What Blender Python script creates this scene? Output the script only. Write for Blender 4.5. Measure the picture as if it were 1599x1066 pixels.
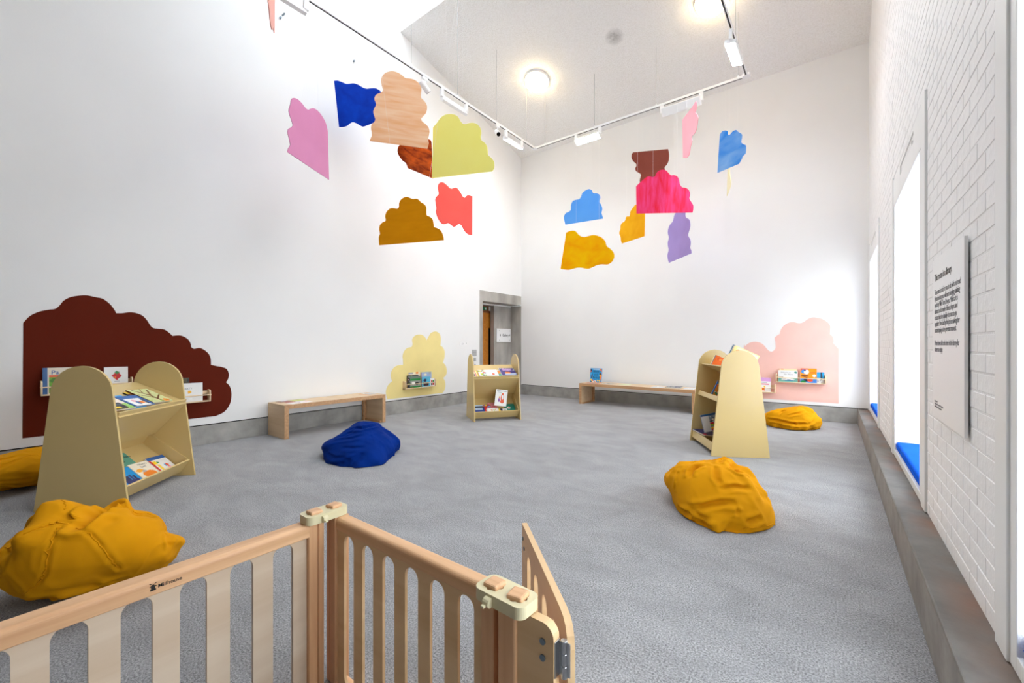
import bpy, bmesh, math, random
import numpy as np
from mathutils import Vector, Matrix
from mathutils.geometry import tessellate_polygon

random.seed(7)
scene = bpy.context.scene
for o in list(bpy.data.objects):
    bpy.data.objects.remove(o)
COL = scene.collection

# ---------------------------------------------------------------- camera, sky, light, exposure
cam_data = bpy.data.cameras.new('camera')
cam_data.sensor_width = 36.0
cam_data.lens = 36.0 * 654.0 / 1599.0
cam_data.shift_y = 5.0 / 1599.0
cam_data.clip_start = 0.02
cam_data.clip_end = 200
camera = bpy.data.objects.new('camera', cam_data)
COL.objects.link(camera)
camera.location = (0.0, 0.0, 1.25)
camera.rotation_euler = (math.pi / 2, 0.0, math.atan(500.5 / 654.0))
scene.camera = camera

world = bpy.data.worlds.new('overcast_sky')
scene.world = world
world.use_nodes = True
bg = world.node_tree.nodes['Background']
bg.inputs[0].default_value = (0.88, 0.94, 1.0, 1.0)
SKY = 3.1
bg.inputs[1].default_value = SKY

scene.view_settings.view_transform = 'Standard'
scene.view_settings.look = 'None'
scene.view_settings.gamma = 1.0
scene.view_settings.use_curve_mapping = False
scene.view_settings.exposure = 1.78
scene.cycles.max_bounces = 14
scene.cycles.diffuse_bounces = 9
scene.cycles.sample_clamp_indirect = 8.0

def portal(loc, rot, sx, sy):
    ld = bpy.data.lights.new('daylight_portal', 'AREA')
    ld.shape = 'RECTANGLE'; ld.size = sx; ld.size_y = sy
    ld.cycles.is_portal = True
    o = bpy.data.objects.new('daylight_portal', ld); COL.objects.link(o)
    o.location = loc; o.rotation_euler = rot

# room: X -6.25..0.45, Y -3..8.55 ; the sloping ceiling ends at Y = 4.82 where the rooflight begins
XL, XR, YB, YF = -6.25, 0.45, 8.55, -3.0
RL0, RL1, RLZ = 1.9, 4.82, 8.6              # rooflight opening and the height of its glass
WIN = [(6.95, 8.31), (3.77, 5.13), (0.59, 1.95)]
SILL, HEAD = 0.30, 2.50
portal((-2.9, (RL0 + RL1) / 2, RLZ - 0.05), (0, 0, 0), 6.7, RL1 - RL0)
for a, b in WIN:
    portal((1.0, (a + b) / 2, (SILL + HEAD) / 2), (0, math.pi / 2, 0), HEAD - SILL, b - a)

# ---------------------------------------------------------------- helpers
def lin(c):
    return tuple(((v / 255.0) / 12.92 if v / 255.0 <= 0.04045 else ((v / 255.0 + 0.055) / 1.055) ** 2.4) for v in c)

def tag(o, label=None, cat=None, group=None, kind=None):
    if label: o['label'] = label
    if cat: o['category'] = cat
    if group: o['group'] = group
    if kind: o['kind'] = kind
    return o

def thing(name, label, cat, mat=None, group=None):
    o = bpy.data.objects.new(name, None); COL.objects.link(o)
    o.empty_display_size = 0.05
    if mat is not None: o.matrix_world = mat
    return tag(o, label, cat, group)

def frame(origin, rz=0.0):
    return Matrix.Translation(Vector(origin)) @ Matrix.Rotation(rz, 4, 'Z')

def axes(origin, x, y):
    x = Vector(x).normalized(); y = Vector(y); y = (y - x * y.dot(x)).normalized(); z = x.cross(y)
    m = Matrix((x, y, z)).transposed().to_4x4(); m.translation = Vector(origin)
    return m

def link(name, me, mat=None, parent=None, local=None):
    o = bpy.data.objects.new(name, me); COL.objects.link(o)
    if mat is not None:
        if not me.materials: me.materials.append(mat)
    if parent is not None: o.parent = parent
    if local is not None: o.matrix_local = local
    return o

class Mesh:
    """collects shapes, links them as one mesh object"""
    def __init__(s): s.v = []; s.f = []; s.m = []; s.cur = 0
    def add(s, vs, fs):
        n = len(s.v); s.v += [tuple(p) for p in vs]
        s.f += [tuple(i + n for i in f) for f in fs]; s.m += [s.cur] * len(fs)
        return s
    def box(s, a, b, rot=None):
        x0, y0, z0 = a; x1, y1, z1 = b
        vs = [(x0, y0, z0), (x1, y0, z0), (x1, y1, z0), (x0, y1, z0), (x0, y0, z1), (x1, y0, z1), (x1, y1, z1), (x0, y1, z1)]
        if rot is not None: vs = [tuple(rot @ Vector(p)) for p in vs]
        return s.add(vs, [(3, 2, 1, 0), (4, 5, 6, 7), (0, 1, 5, 4), (1, 2, 6, 5), (2, 3, 7, 6), (3, 0, 4, 7)])
    def slab(s, loops, d0, d1, M=None):
        """2D loops (outer, holes...) in local X,Z extruded along local Y from d0 to d1"""
        flat = [p for l in loops for p in l]; n = len(flat)
        tris = tessellate_polygon([[Vector((p[0], p[1], 0)) for p in l] for l in loops])
        vs = [Vector((p[0], d0, p[1])) for p in flat] + [Vector((p[0], d1, p[1])) for p in flat]
        if M is not None: vs = [M @ v for v in vs]
        fs = []
        for t in tris:
            a, b, c = [flat[i] for i in t]
            ar = (b[0] - a[0]) * (c[1] - a[1]) - (b[1] - a[1]) * (c[0] - a[0])
            t = tuple(t) if ar > 0 else tuple(reversed(t))
            fs.append(t); fs.append(tuple(i + n for i in reversed(t)))
        k = 0
        for li, l in enumerate(loops):
            m = len(l)
            ar = sum(l[i][0] * l[(i + 1) % m][1] - l[(i + 1) % m][0] * l[i][1] for i in range(m))
            ccw = ar > 0
            if li > 0: ccw = not ccw
            for i in range(m):
                a, b = k + i, k + (i + 1) % m
                fs.append((a, a + n, b + n, b) if ccw else (b, b + n, a + n, a))
            k += m
        return s.add(vs, fs)
    def tube(s, pts, r, n=8):
        pts = [Vector(p) for p in pts]; vs = []; fs = []
        up = Vector((0, 0, 1))
        for i, p in enumerate(pts):
            t = (pts[min(i + 1, len(pts) - 1)] - pts[max(i - 1, 0)]).normalized()
            u = t.cross(up)
            if u.length < 1e-3: u = t.cross(Vector((1, 0, 0)))
            u.normalize(); w = u.cross(t)
            rr = r[i] if isinstance(r, (list, tuple)) else r
            for k in range(n):
                a = 2 * math.pi * k / n
                vs.append(p + (u * math.cos(a) + w * math.sin(a)) * rr)
        for i in range(len(pts) - 1):
            for k in range(n):
                a, b = i * n + k, i * n + (k + 1) % n
                fs.append((a, a + n, b + n, b))
        fs.append(tuple(range(n))); fs.append(tuple(reversed(range((len(pts) - 1) * n, len(pts) * n))))
        return s.add(vs, fs)
    def build(s, name, mat=None, parent=None, local=None, bevel=0, seg=2, smooth=False):
        me = bpy.data.meshes.new(name); me.from_pydata(s.v, [], s.f); me.update()
        if isinstance(mat, (list, tuple)):
            for m in mat: me.materials.append(m)
            me.polygons.foreach_set('material_index', s.m)
            mat = None
        if smooth: me.polygons.foreach_set('use_smooth', [True] * len(me.polygons))
        o = link(name, me, mat, parent, local)
        if bevel:
            b = o.modifiers.new('edge', 'BEVEL'); b.width = bevel; b.segments = seg; b.limit_method = 'ANGLE'; b.angle_limit = math.radians(50)
        return o

def rrect(x0, z0, x1, z1, r, n=6):
    """rounded rectangle loop, counter-clockwise; r may be one radius or four (bl, br, tr, tl)"""
    rs = r if isinstance(r, (list, tuple)) else (r,) * 4
    out = []
    for (cx, cz, a0), q in zip(((x0, z0, 180), (x1, z0, 270), (x1, z1, 0), (x0, z1, 90)), rs):
        sx = 1 if cx == x0 else -1; sz = 1 if cz == z0 else -1
        if q <= 0: out.append((cx, cz)); continue
        for k in range(n + 1):
            a = math.radians(a0 + 90.0 * k / n)
            out.append((cx + sx * q + q * math.cos(a), cz + sz * q + q * math.sin(a)))
    return out

def smooth_loop(pts, n=4):
    """Catmull-Rom through points (x, z, corner)"""
    out = []; m = len(pts)
    for i in range(m):
        p1, p2 = pts[i], pts[(i + 1) % m]
        p0 = pts[i - 1]; p3 = pts[(i + 2) % m]
        if p1[2] and p2[2]:
            out.append((p1[0], p1[1])); continue
        if p1[2]: p0 = p1
        if p2[2]: p3 = p2
        for k in range(n):
            t = k / n
            q = []
            for d in (0, 1):
                a, b, c, e = p0[d], p1[d], p2[d], p3[d]
                q.append(0.5 * (2 * b + (c - a) * t + (2 * a - 5 * b + 4 * c - e) * t * t + (3 * b - a - 3 * c + e) * t ** 3))
            out.append(tuple(q))
    return out

# ---------------------------------------------------------------- materials
def new_mat(name):
    m = bpy.data.materials.new(name); m.use_nodes = True
    nt = m.node_tree
    return m, nt, nt.nodes['Principled BSDF']

def mat(name, rgb, rough=0.6, var=0.0, scale=8.0, bump=0.0, bscale=None, stretch=(1, 1, 1), rgb2=None, spec=0.4, detail=4.0, coat=0.0, metal=0.0):
    m, nt, p = new_mat(name); N = nt.nodes; L = nt.links
    c = lin(rgb)
    p.inputs['Roughness'].default_value = rough
    p.inputs['Specular IOR Level'].default_value = spec
    p.inputs['Metallic'].default_value = metal
    p.inputs['Base Color'].default_value = (*c, 1)
    if var or bump or rgb2:
        tc = N.new('ShaderNodeTexCoord'); mp = N.new('ShaderNodeMapping'); mp.inputs['Scale'].default_value = stretch
        L.new(tc.outputs['Object'], mp.inputs['Vector'])
    if var or rgb2:
        nz = N.new('ShaderNodeTexNoise'); nz.inputs['Scale'].default_value = scale; nz.inputs['Detail'].default_value = detail
        L.new(mp.outputs[0], nz.inputs['Vector'])
        cr = N.new('ShaderNodeValToRGB')
        c2 = lin(rgb2) if rgb2 else tuple(min(1, v * (1 + var)) for v in c)
        c1 = c if rgb2 else tuple(v * (1 - var) for v in c)
        cr.color_ramp.elements[0].position = 0.3; cr.color_ramp.elements[1].position = 0.7
        cr.color_ramp.elements[0].color = (*c1, 1); cr.color_ramp.elements[1].color = (*c2, 1)
        L.new(nz.outputs['Fac'], cr.inputs['Fac']); L.new(cr.outputs['Color'], p.inputs['Base Color'])
    if bump:
        nb = N.new('ShaderNodeTexNoise'); nb.inputs['Scale'].default_value = bscale or scale * 6; nb.inputs['Detail'].default_value = 5
        L.new(mp.outputs[0], nb.inputs['Vector'])
        bm = N.new('ShaderNodeBump'); bm.inputs['Strength'].default_value = bump; bm.inputs['Distance'].default_value = 0.01
        L.new(nb.outputs['Fac'], bm.inputs['Height']); L.new(bm.outputs[0], p.inputs['Normal'])
    return m

def emit_mat(name, rgb, strength):
    m, nt, p = new_mat(name)
    p.inputs['Base Color'].default_value = (*lin(rgb), 1)
    p.inputs['Emission Color'].default_value = (*lin(rgb), 1)
    p.inputs['Emission Strength'].default_value = strength
    return m

def wood_mat(name, dark, light, axis='Z', scale=1.0, rough=0.45):
    m, nt, p = new_mat(name); N = nt.nodes; L = nt.links
    tc = N.new('ShaderNodeTexCoord'); mp = N.new('ShaderNodeMapping')
    st = {'X': (1.2, 22, 22), 'Y': (22, 1.2, 22), 'Z': (22, 22, 1.2)}[axis]
    mp.inputs['Scale'].default_value = tuple(v * scale for v in st)
    L.new(tc.outputs['Object'], mp.inputs['Vector'])
    nz = N.new('ShaderNodeTexNoise'); nz.inputs['Scale'].default_value = 1.0; nz.inputs['Detail'].default_value = 6; nz.inputs['Distortion'].default_value = 0.6
    L.new(mp.outputs[0], nz.inputs['Vector'])
    cr = N.new('ShaderNodeValToRGB'); e = cr.color_ramp.elements
    e[0].position = 0.28; e[1].position = 0.72
    e[0].color = (*lin(dark), 1); e[1].color = (*lin(light), 1)
    L.new(nz.outputs['Fac'], cr.inputs['Fac']); L.new(cr.outputs[0], p.inputs['Base Color'])
    bm = N.new('ShaderNodeBump'); bm.inputs['Strength'].default_value = 0.08; bm.inputs['Distance'].default_value = 0.004
    L.new(nz.outputs['Fac'], bm.inputs['Height']); L.new(bm.outputs[0], p.inputs['Normal'])
    p.inputs['Roughness'].default_value = rough
    p.inputs['Specular IOR Level'].default_value = 0.4
    return m

def carpet_mat():
    m, nt, p = new_mat('grey_carpet'); N = nt.nodes; L = nt.links
    tc = N.new('ShaderNodeTexCoord')
    fine = N.new('ShaderNodeTexNoise'); fine.inputs['Scale'].default_value = 130; fine.inputs['Detail'].default_value = 6; fine.inputs['Roughness'].default_value = 0.8
    L.new(tc.outputs['Object'], fine.inputs['Vector'])
    mp = N.new('ShaderNodeMapping'); mp.inputs['Scale'].default_value = (1.0, 1.7, 1); mp.inputs['Rotation'].default_value = (0, 0, 0.5)
    L.new(tc.outputs['Object'], mp.inputs['Vector'])
    nap = N.new('ShaderNodeTexNoise'); nap.inputs['Scale'].default_value = 2.6; nap.inputs['Detail'].default_value = 5; nap.inputs['Roughness'].default_value = 0.62; nap.inputs['Distortion'].default_value = 0.5
    L.new(mp.outputs[0], nap.inputs['Vector'])
    cr = N.new('ShaderNodeValToRGB'); e = cr.color_ramp.elements
    e[0].position = 0.36; e[1].position = 0.64; e[0].color = (*lin((70, 70, 72)), 1); e[1].color = (*lin((190, 190, 192)), 1)
    L.new(fine.outputs['Fac'], cr.inputs['Fac'])
    cn = N.new('ShaderNodeValToRGB'); e = cn.color_ramp.elements
    e[0].position = 0.3; e[1].position = 0.72; e[0].color = (0.82, 0.82, 0.82, 1); e[1].color = (1.14, 1.14, 1.14, 1)
    L.new(nap.outputs['Fac'], cn.inputs['Fac'])
    mx = N.new('ShaderNodeMix'); mx.data_type = 'RGBA'; mx.blend_type = 'MULTIPLY'; mx.inputs[0].default_value = 1.0
    L.new(cr.outputs[0], mx.inputs[6]); L.new(cn.outputs[0], mx.inputs[7]); L.new(mx.outputs[2], p.inputs['Base Color'])
    bm = N.new('ShaderNodeBump'); bm.inputs['Strength'].default_value = 0.4; bm.inputs['Distance'].default_value = 0.004
    L.new(fine.outputs['Fac'], bm.inputs['Height']); L.new(bm.outputs[0], p.inputs['Normal'])
    p.inputs['Roughness'].default_value = 1.0; p.inputs['Specular IOR Level'].default_value = 0.05
    p.inputs['Sheen Weight'].default_value = 0.25
    return m

def ceiling_mat():
    m, nt, p = new_mat('sprayed_ceiling'); N = nt.nodes; L = nt.links
    tc = N.new('ShaderNodeTexCoord')
    nz = N.new('ShaderNodeTexNoise'); nz.inputs['Scale'].default_value = 55; nz.inputs['Detail'].default_value = 3
    L.new(tc.outputs['Object'], nz.inputs['Vector'])
    cr = N.new('ShaderNodeValToRGB'); e = cr.color_ramp.elements
    e[0].position = 0.3; e[1].position = 0.6; e[0].color = (*lin((238, 236, 232)), 1); e[1].color = (*lin((248, 247, 245)), 1)
    L.new(nz.outputs['Fac'], cr.inputs['Fac'])
    bm = N.new('ShaderNodeBump'); bm.inputs['Strength'].default_value = 0.5; bm.inputs['Distance'].default_value = 0.02
    L.new(nz.outputs['Fac'], bm.inputs['Height']); L.new(bm.outputs[0], p.inputs['Normal'])
    # an old stain near the middle of the slope and grime where it meets the window wall
    sx = N.new('ShaderNodeVectorMath'); sx.operation = 'DISTANCE'; sx.inputs[1].default_value = (-2.93, 6.68, 6.45)
    L.new(tc.outputs['Object'], sx.inputs[0])
    n2 = N.new('ShaderNodeTexNoise'); n2.inputs['Scale'].default_value = 18; n2.inputs['Detail'].default_value = 3
    L.new(tc.outputs['Object'], n2.inputs['Vector'])
    mr = N.new('ShaderNodeMapRange'); mr.inputs[1].default_value = 0.05; mr.inputs[2].default_value = 0.17; mr.inputs[3].default_value = 1.0; mr.inputs[4].default_value = 0.0
    L.new(sx.outputs['Value'], mr.inputs[0])
    mu = N.new('ShaderNodeMath'); mu.operation = 'MULTIPLY'; L.new(mr.outputs[0], mu.inputs[0]); L.new(n2.outputs['Fac'], mu.inputs[1])
    mx = N.new('ShaderNodeMix'); mx.data_type = 'RGBA'
    mx.inputs[7].default_value = (*lin((135, 132, 128)), 1)
    L.new(mu.outputs[0], mx.inputs[0]); L.new(cr.outputs[0], mx.inputs[6]); L.new(mx.outputs[2], p.inputs['Base Color'])
    p.inputs['Roughness'].default_value = 0.95
    return m

def plinth_mat():
    m, nt, p = new_mat('stained_concrete'); N = nt.nodes; L = nt.links
    tc = N.new('ShaderNodeTexCoord')
    a = N.new('ShaderNodeTexNoise'); a.inputs['Scale'].default_value = 3.5; a.inputs['Detail'].default_value = 7; a.inputs['Roughness'].default_value = 0.65
    L.new(tc.outputs['Object'], a.inputs['Vector'])
    cr = N.new('ShaderNodeValToRGB'); e = cr.color_ramp.elements
    e[0].position = 0.3; e[1].position = 0.7; e[0].color = (*lin((112, 107, 101)), 1); e[1].color = (*lin((156, 151, 144)), 1)
    L.new(a.outputs['Fac'], cr.inputs['Fac'])
    b = N.new('ShaderNodeTexNoise'); b.inputs['Scale'].default_value = 2.2; b.inputs['Detail'].default_value = 5
    L.new(tc.outputs['Object'], b.inputs['Vector'])
    rr = N.new('ShaderNodeValToRGB'); e = rr.color_ramp.elements
    e[0].position = 0.42; e[1].position = 0.62; e[0].color = (0, 0, 0, 1); e[1].color = (0.75, 0.75, 0.75, 1)
    L.new(b.outputs['Fac'], rr.inputs['Fac'])
    sp = N.new('ShaderNodeSeparateXYZ'); L.new(tc.outputs['Object'], sp.inputs[0])
    mr = N.new('ShaderNodeMapRange'); mr.inputs[1].default_value = 0.325; mr.inputs[2].default_value = 0.43
    L.new(sp.outputs['X'], mr.inputs[0])
    mu = N.new('ShaderNodeMath'); mu.operation = 'MULTIPLY'; L.new(rr.outputs[0], mu.inputs[0]); L.new(mr.outputs[0], mu.inputs[1])
    mx = N.new('ShaderNodeMix'); mx.data_type = 'RGBA'; mx.inputs[7].default_value = (*lin((128, 92, 70)), 1)
    # trodden dirt on the flat top of the plinth
    mt = N.new('ShaderNodeMapRange'); mt.inputs[1].default_value = 0.225; mt.inputs[2].default_value = 0.238; mt.inputs[3].default_value = 1.0; mt.inputs[4].default_value = 0.55
    L.new(sp.outputs['Z'], mt.inputs[0])
    dm = N.new('ShaderNodeMix'); dm.data_type = 'RGBA'; dm.blend_type = 'MULTIPLY'; dm.inputs[0].default_value = 1.0
    L.new(cr.outputs[0], dm.inputs[6]); L.new(mt.outputs[0], dm.inputs[7])
    L.new(mu.outputs[0], mx.inputs[0]); L.new(dm.outputs[2], mx.inputs[6]); L.new(mx.outputs[2], p.inputs['Base Color'])
    bm = N.new('ShaderNodeBump'); bm.inputs['Strength'].default_value = 0.35; bm.inputs['Distance'].default_value = 0.01
    L.new(a.outputs['Fac'], bm.inputs['Height']); L.new(bm.outputs[0], p.inputs['Normal'])
    p.inputs['Roughness'].default_value = 0.6
    return m

def glass_mat(name='window_glass', tint=(0.96, 0.97, 0.97)):
    m, nt, p = new_mat(name); N = nt.nodes; L = nt.links
    t = N.new('ShaderNodeBsdfTransparent'); t.inputs[0].default_value = (*tint, 1)
    g = N.new('ShaderNodeBsdfGlossy'); g.inputs['Roughness'].default_value = 0.02
    mx = N.new('ShaderNodeMixShader'); mx.inputs[0].default_value = 0.06
    L.new(t.outputs[0], mx.inputs[1]); L.new(g.outputs[0], mx.inputs[2]); L.new(mx.outputs[0], N['Material Output'].inputs['Surface'])
    return m

def fabric_mat(name, rgb, dark, rough=0.9, sheen=0.12):
    m, nt, p = new_mat(name); N = nt.nodes; L = nt.links
    tc = N.new('ShaderNodeTexCoord')
    nz = N.new('ShaderNodeTexNoise'); nz.inputs['Scale'].default_value = 5; nz.inputs['Detail'].default_value = 3
    L.new(tc.outputs['Object'], nz.inputs['Vector'])
    cr = N.new('ShaderNodeValToRGB'); e = cr.color_ramp.elements
    e[0].position = 0.3; e[1].position = 0.7; e[0].color = (*lin(dark), 1); e[1].color = (*lin(rgb), 1)
    L.new(nz.outputs['Fac'], cr.inputs['Fac']); L.new(cr.outputs[0], p.inputs['Base Color'])
    wv = N.new('ShaderNodeTexNoise'); wv.inputs['Scale'].default_value = 420; wv.inputs['Detail'].default_value = 1
    L.new(tc.outputs['Object'], wv.inputs['Vector'])
    bm = N.new('ShaderNodeBump'); bm.inputs['Strength'].default_value = 0.12; bm.inputs['Distance'].default_value = 0.002
    L.new(wv.outputs['Fac'], bm.inputs['Height']); L.new(bm.outputs[0], p.inputs['Normal'])
    p.inputs['Roughness'].default_value = rough; p.inputs['Specular IOR Level'].default_value = 0.08
    p.inputs['Sheen Weight'].default_value = sheen; p.inputs['Sheen Tint'].default_value = (*lin(rgb), 1)
    return m

def paint_mat(name, lo, hi, scale=3.0, stretch=(1, 1, 1), clear=0.0, rough=0.5):
    """brushed or poured pigment on a flat sheet; clear = how much light passes through a translucent sheet"""
    m, nt, p = new_mat(name); N = nt.nodes; L = nt.links
    tc = N.new('ShaderNodeTexCoord'); mp = N.new('ShaderNodeMapping'); mp.inputs['Scale'].default_value = stretch
    L.new(tc.outputs['Object'], mp.inputs['Vector'])
    nz = N.new('ShaderNodeTexNoise'); nz.inputs['Scale'].default_value = scale; nz.inputs['Detail'].default_value = 5; nz.inputs['Distortion'].default_value = 0.4
    L.new(mp.outputs[0], nz.inputs['Vector'])
    cr = N.new('ShaderNodeValToRGB'); e = cr.color_ramp.elements
    e[0].position = 0.33; e[1].position = 0.67; e[0].color = (*lin(lo), 1); e[1].color = (*lin(hi), 1)
    L.new(nz.outputs['Fac'], cr.inputs['Fac']); L.new(cr.outputs[0], p.inputs['Base Color'])
    p.inputs['Roughness'].default_value = rough; p.inputs['Specular IOR Level'].default_value = 0.06
    if clear:
        t = N.new('ShaderNodeBsdfTransparent'); L.new(cr.outputs[0], t.inputs[0])
        mx = N.new('ShaderNodeMixShader'); mx.inputs[0].default_value = clear
        L.new(p.outputs[0], mx.inputs[1]); L.new(t.outputs[0], mx.inputs[2]); L.new(mx.outputs[0], N['Material Output'].inputs['Surface'])
    return m

def print_mat():
    m, nt, p = new_mat('printed_card'); N = nt.nodes; L = nt.links
    a = N.new('ShaderNodeAttribute'); a.attribute_name = 'Col'
    L.new(a.outputs['Color'], p.inputs['Base Color'])
    p.inputs['Roughness'].default_value = 0.38
    return m

M = dict(
    wall=mat('white_wall_paint', (238, 238, 237), 0.85, 0.012, 1.5, 0.05, 60),
    brick=mat('white_painted_brick', (238, 238, 238), 0.6, 0.015, 6, 0.35, 30),
    mortar=mat('white_painted_mortar', (234, 234, 234), 0.7, 0.02, 6, 0.4, 60),
    trim=mat('white_gloss_trim', (234, 235, 234), 0.4, 0.01, 3),
    carpet=carpet_mat(), ceil=ceiling_mat(), plinth=plinth_mat(), glass=glass_mat(), roofglass=glass_mat('solar_roof_glass', (0.74, 0.75, 0.76)),
    conc=mat('board_marked_concrete', (150, 146, 139), 0.8, 0.0, 3.0, 0.4, 24, (1, 1, 0.5), (188, 184, 177), detail=8),
    skirt=mat('skirting_concrete', (140, 139, 135), 0.75, 0.0, 4.0, 0.3, 30, (1, 1, 1), (178, 176, 171), detail=8),
    gap=mat('shadow_gap', (40, 38, 36), 0.9),
    mdf=mat('pale_ochre_lacquer', (211, 185, 126), 0.27, 0.015, 2.0, spec=0.5),
    mdf_edge=mat('pale_ochre_edge', (220, 197, 143), 0.45),
    beech=wood_mat('beech_rail', (198, 146, 104), (226, 180, 136), 'Z'),
    beech_x=wood_mat('beech_rail_lengthwise', (200, 150, 108), (230, 186, 142), 'X'),
    ply=wood_mat('birch_plywood', (200, 176, 150), (220, 202, 180), 'X', 0.5),
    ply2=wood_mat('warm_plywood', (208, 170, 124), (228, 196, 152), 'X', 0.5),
    bench=wood_mat('birch_bench', (206, 176, 138), (226, 200, 166), 'X', 0.5),
    bench_edge=wood_mat('bench_edge_ply', (176, 132, 92), (206, 164, 122), 'X', 2.0),
    pine=wood_mat('pale_pine', (224, 196, 156), (240, 218, 184), 'X'),
    sage=mat('pale_green_plastic', (212, 202, 164), 0.4),
    peg=wood_mat('beech_peg', (206, 158, 116), (228, 182, 140), 'X', 1.6),
    steel=mat('brushed_steel', (190, 192, 195), 0.3, metal=1.0),
    bolt=mat('zinc_bolt', (120, 130, 138), 0.35, metal=0.9),
    yellow=fabric_mat('mustard_canvas', (218, 150, 14), (210, 142, 10)),
    blue=fabric_mat('royal_blue_canvas', (2, 44, 126), (0, 36, 110)),
    cush=fabric_mat('bright_blue_cushion', (12, 92, 214), (10, 82, 198)),
    white=mat('white_metal', (240, 240, 240), 0.4),
    grey=mat('grey_plastic', (178, 178, 176), 0.5),
    dark=mat('dark_slot', (60, 58, 56), 0.7),
    black=mat('black_lens', (14, 14, 14), 0.2),
    door=wood_mat('varnished_oak_door', (176, 104, 30), (206, 134, 48), 'X', 1.0, 0.35),
    doorframe=wood_mat('brown_door_frame', (112, 62, 28), (138, 82, 40), 'Z', 1.0, 0.4),
    dglass=mat('dark_door_glass', (26, 22, 14), 0.1),
    green=mat('exit_green', (0, 110, 66), 0.5),
    ink=mat('black_ink', (30, 28, 28), 0.6),
    inkgrey=mat('grey_ink', (104, 104, 108), 0.6),
    lamp_on=emit_mat('lit_diffuser', (250, 252, 255), 45.0),
    globe=emit_mat('warm_globe', (255, 226, 172), 8.0),
    card=print_mat(),
    paper=mat('book_pages', (236, 230, 214), 0.9, 0.05, 60, stretch=(1, 1, 30)),
    thread=mat('nylon_thread', (240, 240, 240), 0.3),
)

# painted bevel faces lit from real lights only; text helper
def text(name, body, size, m, parent, local, align='LEFT', spacing=1.0, bold=0.0, line=1.0):
    cu = bpy.data.curves.new(name, 'FONT')
    cu.body = body; cu.size = size; cu.align_x = align; cu.space_character = spacing; cu.space_line = line
    cu.extrude = 0.0002; cu.offset = bold
    cu.materials.append(m)
    tmp = bpy.data.objects.new(name, cu); COL.objects.link(tmp)
    bpy.context.view_layer.update()
    me = bpy.data.meshes.new_from_object(tmp.evaluated_get(bpy.context.evaluated_depsgraph_get()))
    bpy.data.objects.remove(tmp); bpy.data.curves.remove(cu)
    me.name = name
    return link(name, me, m, parent, local)

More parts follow.
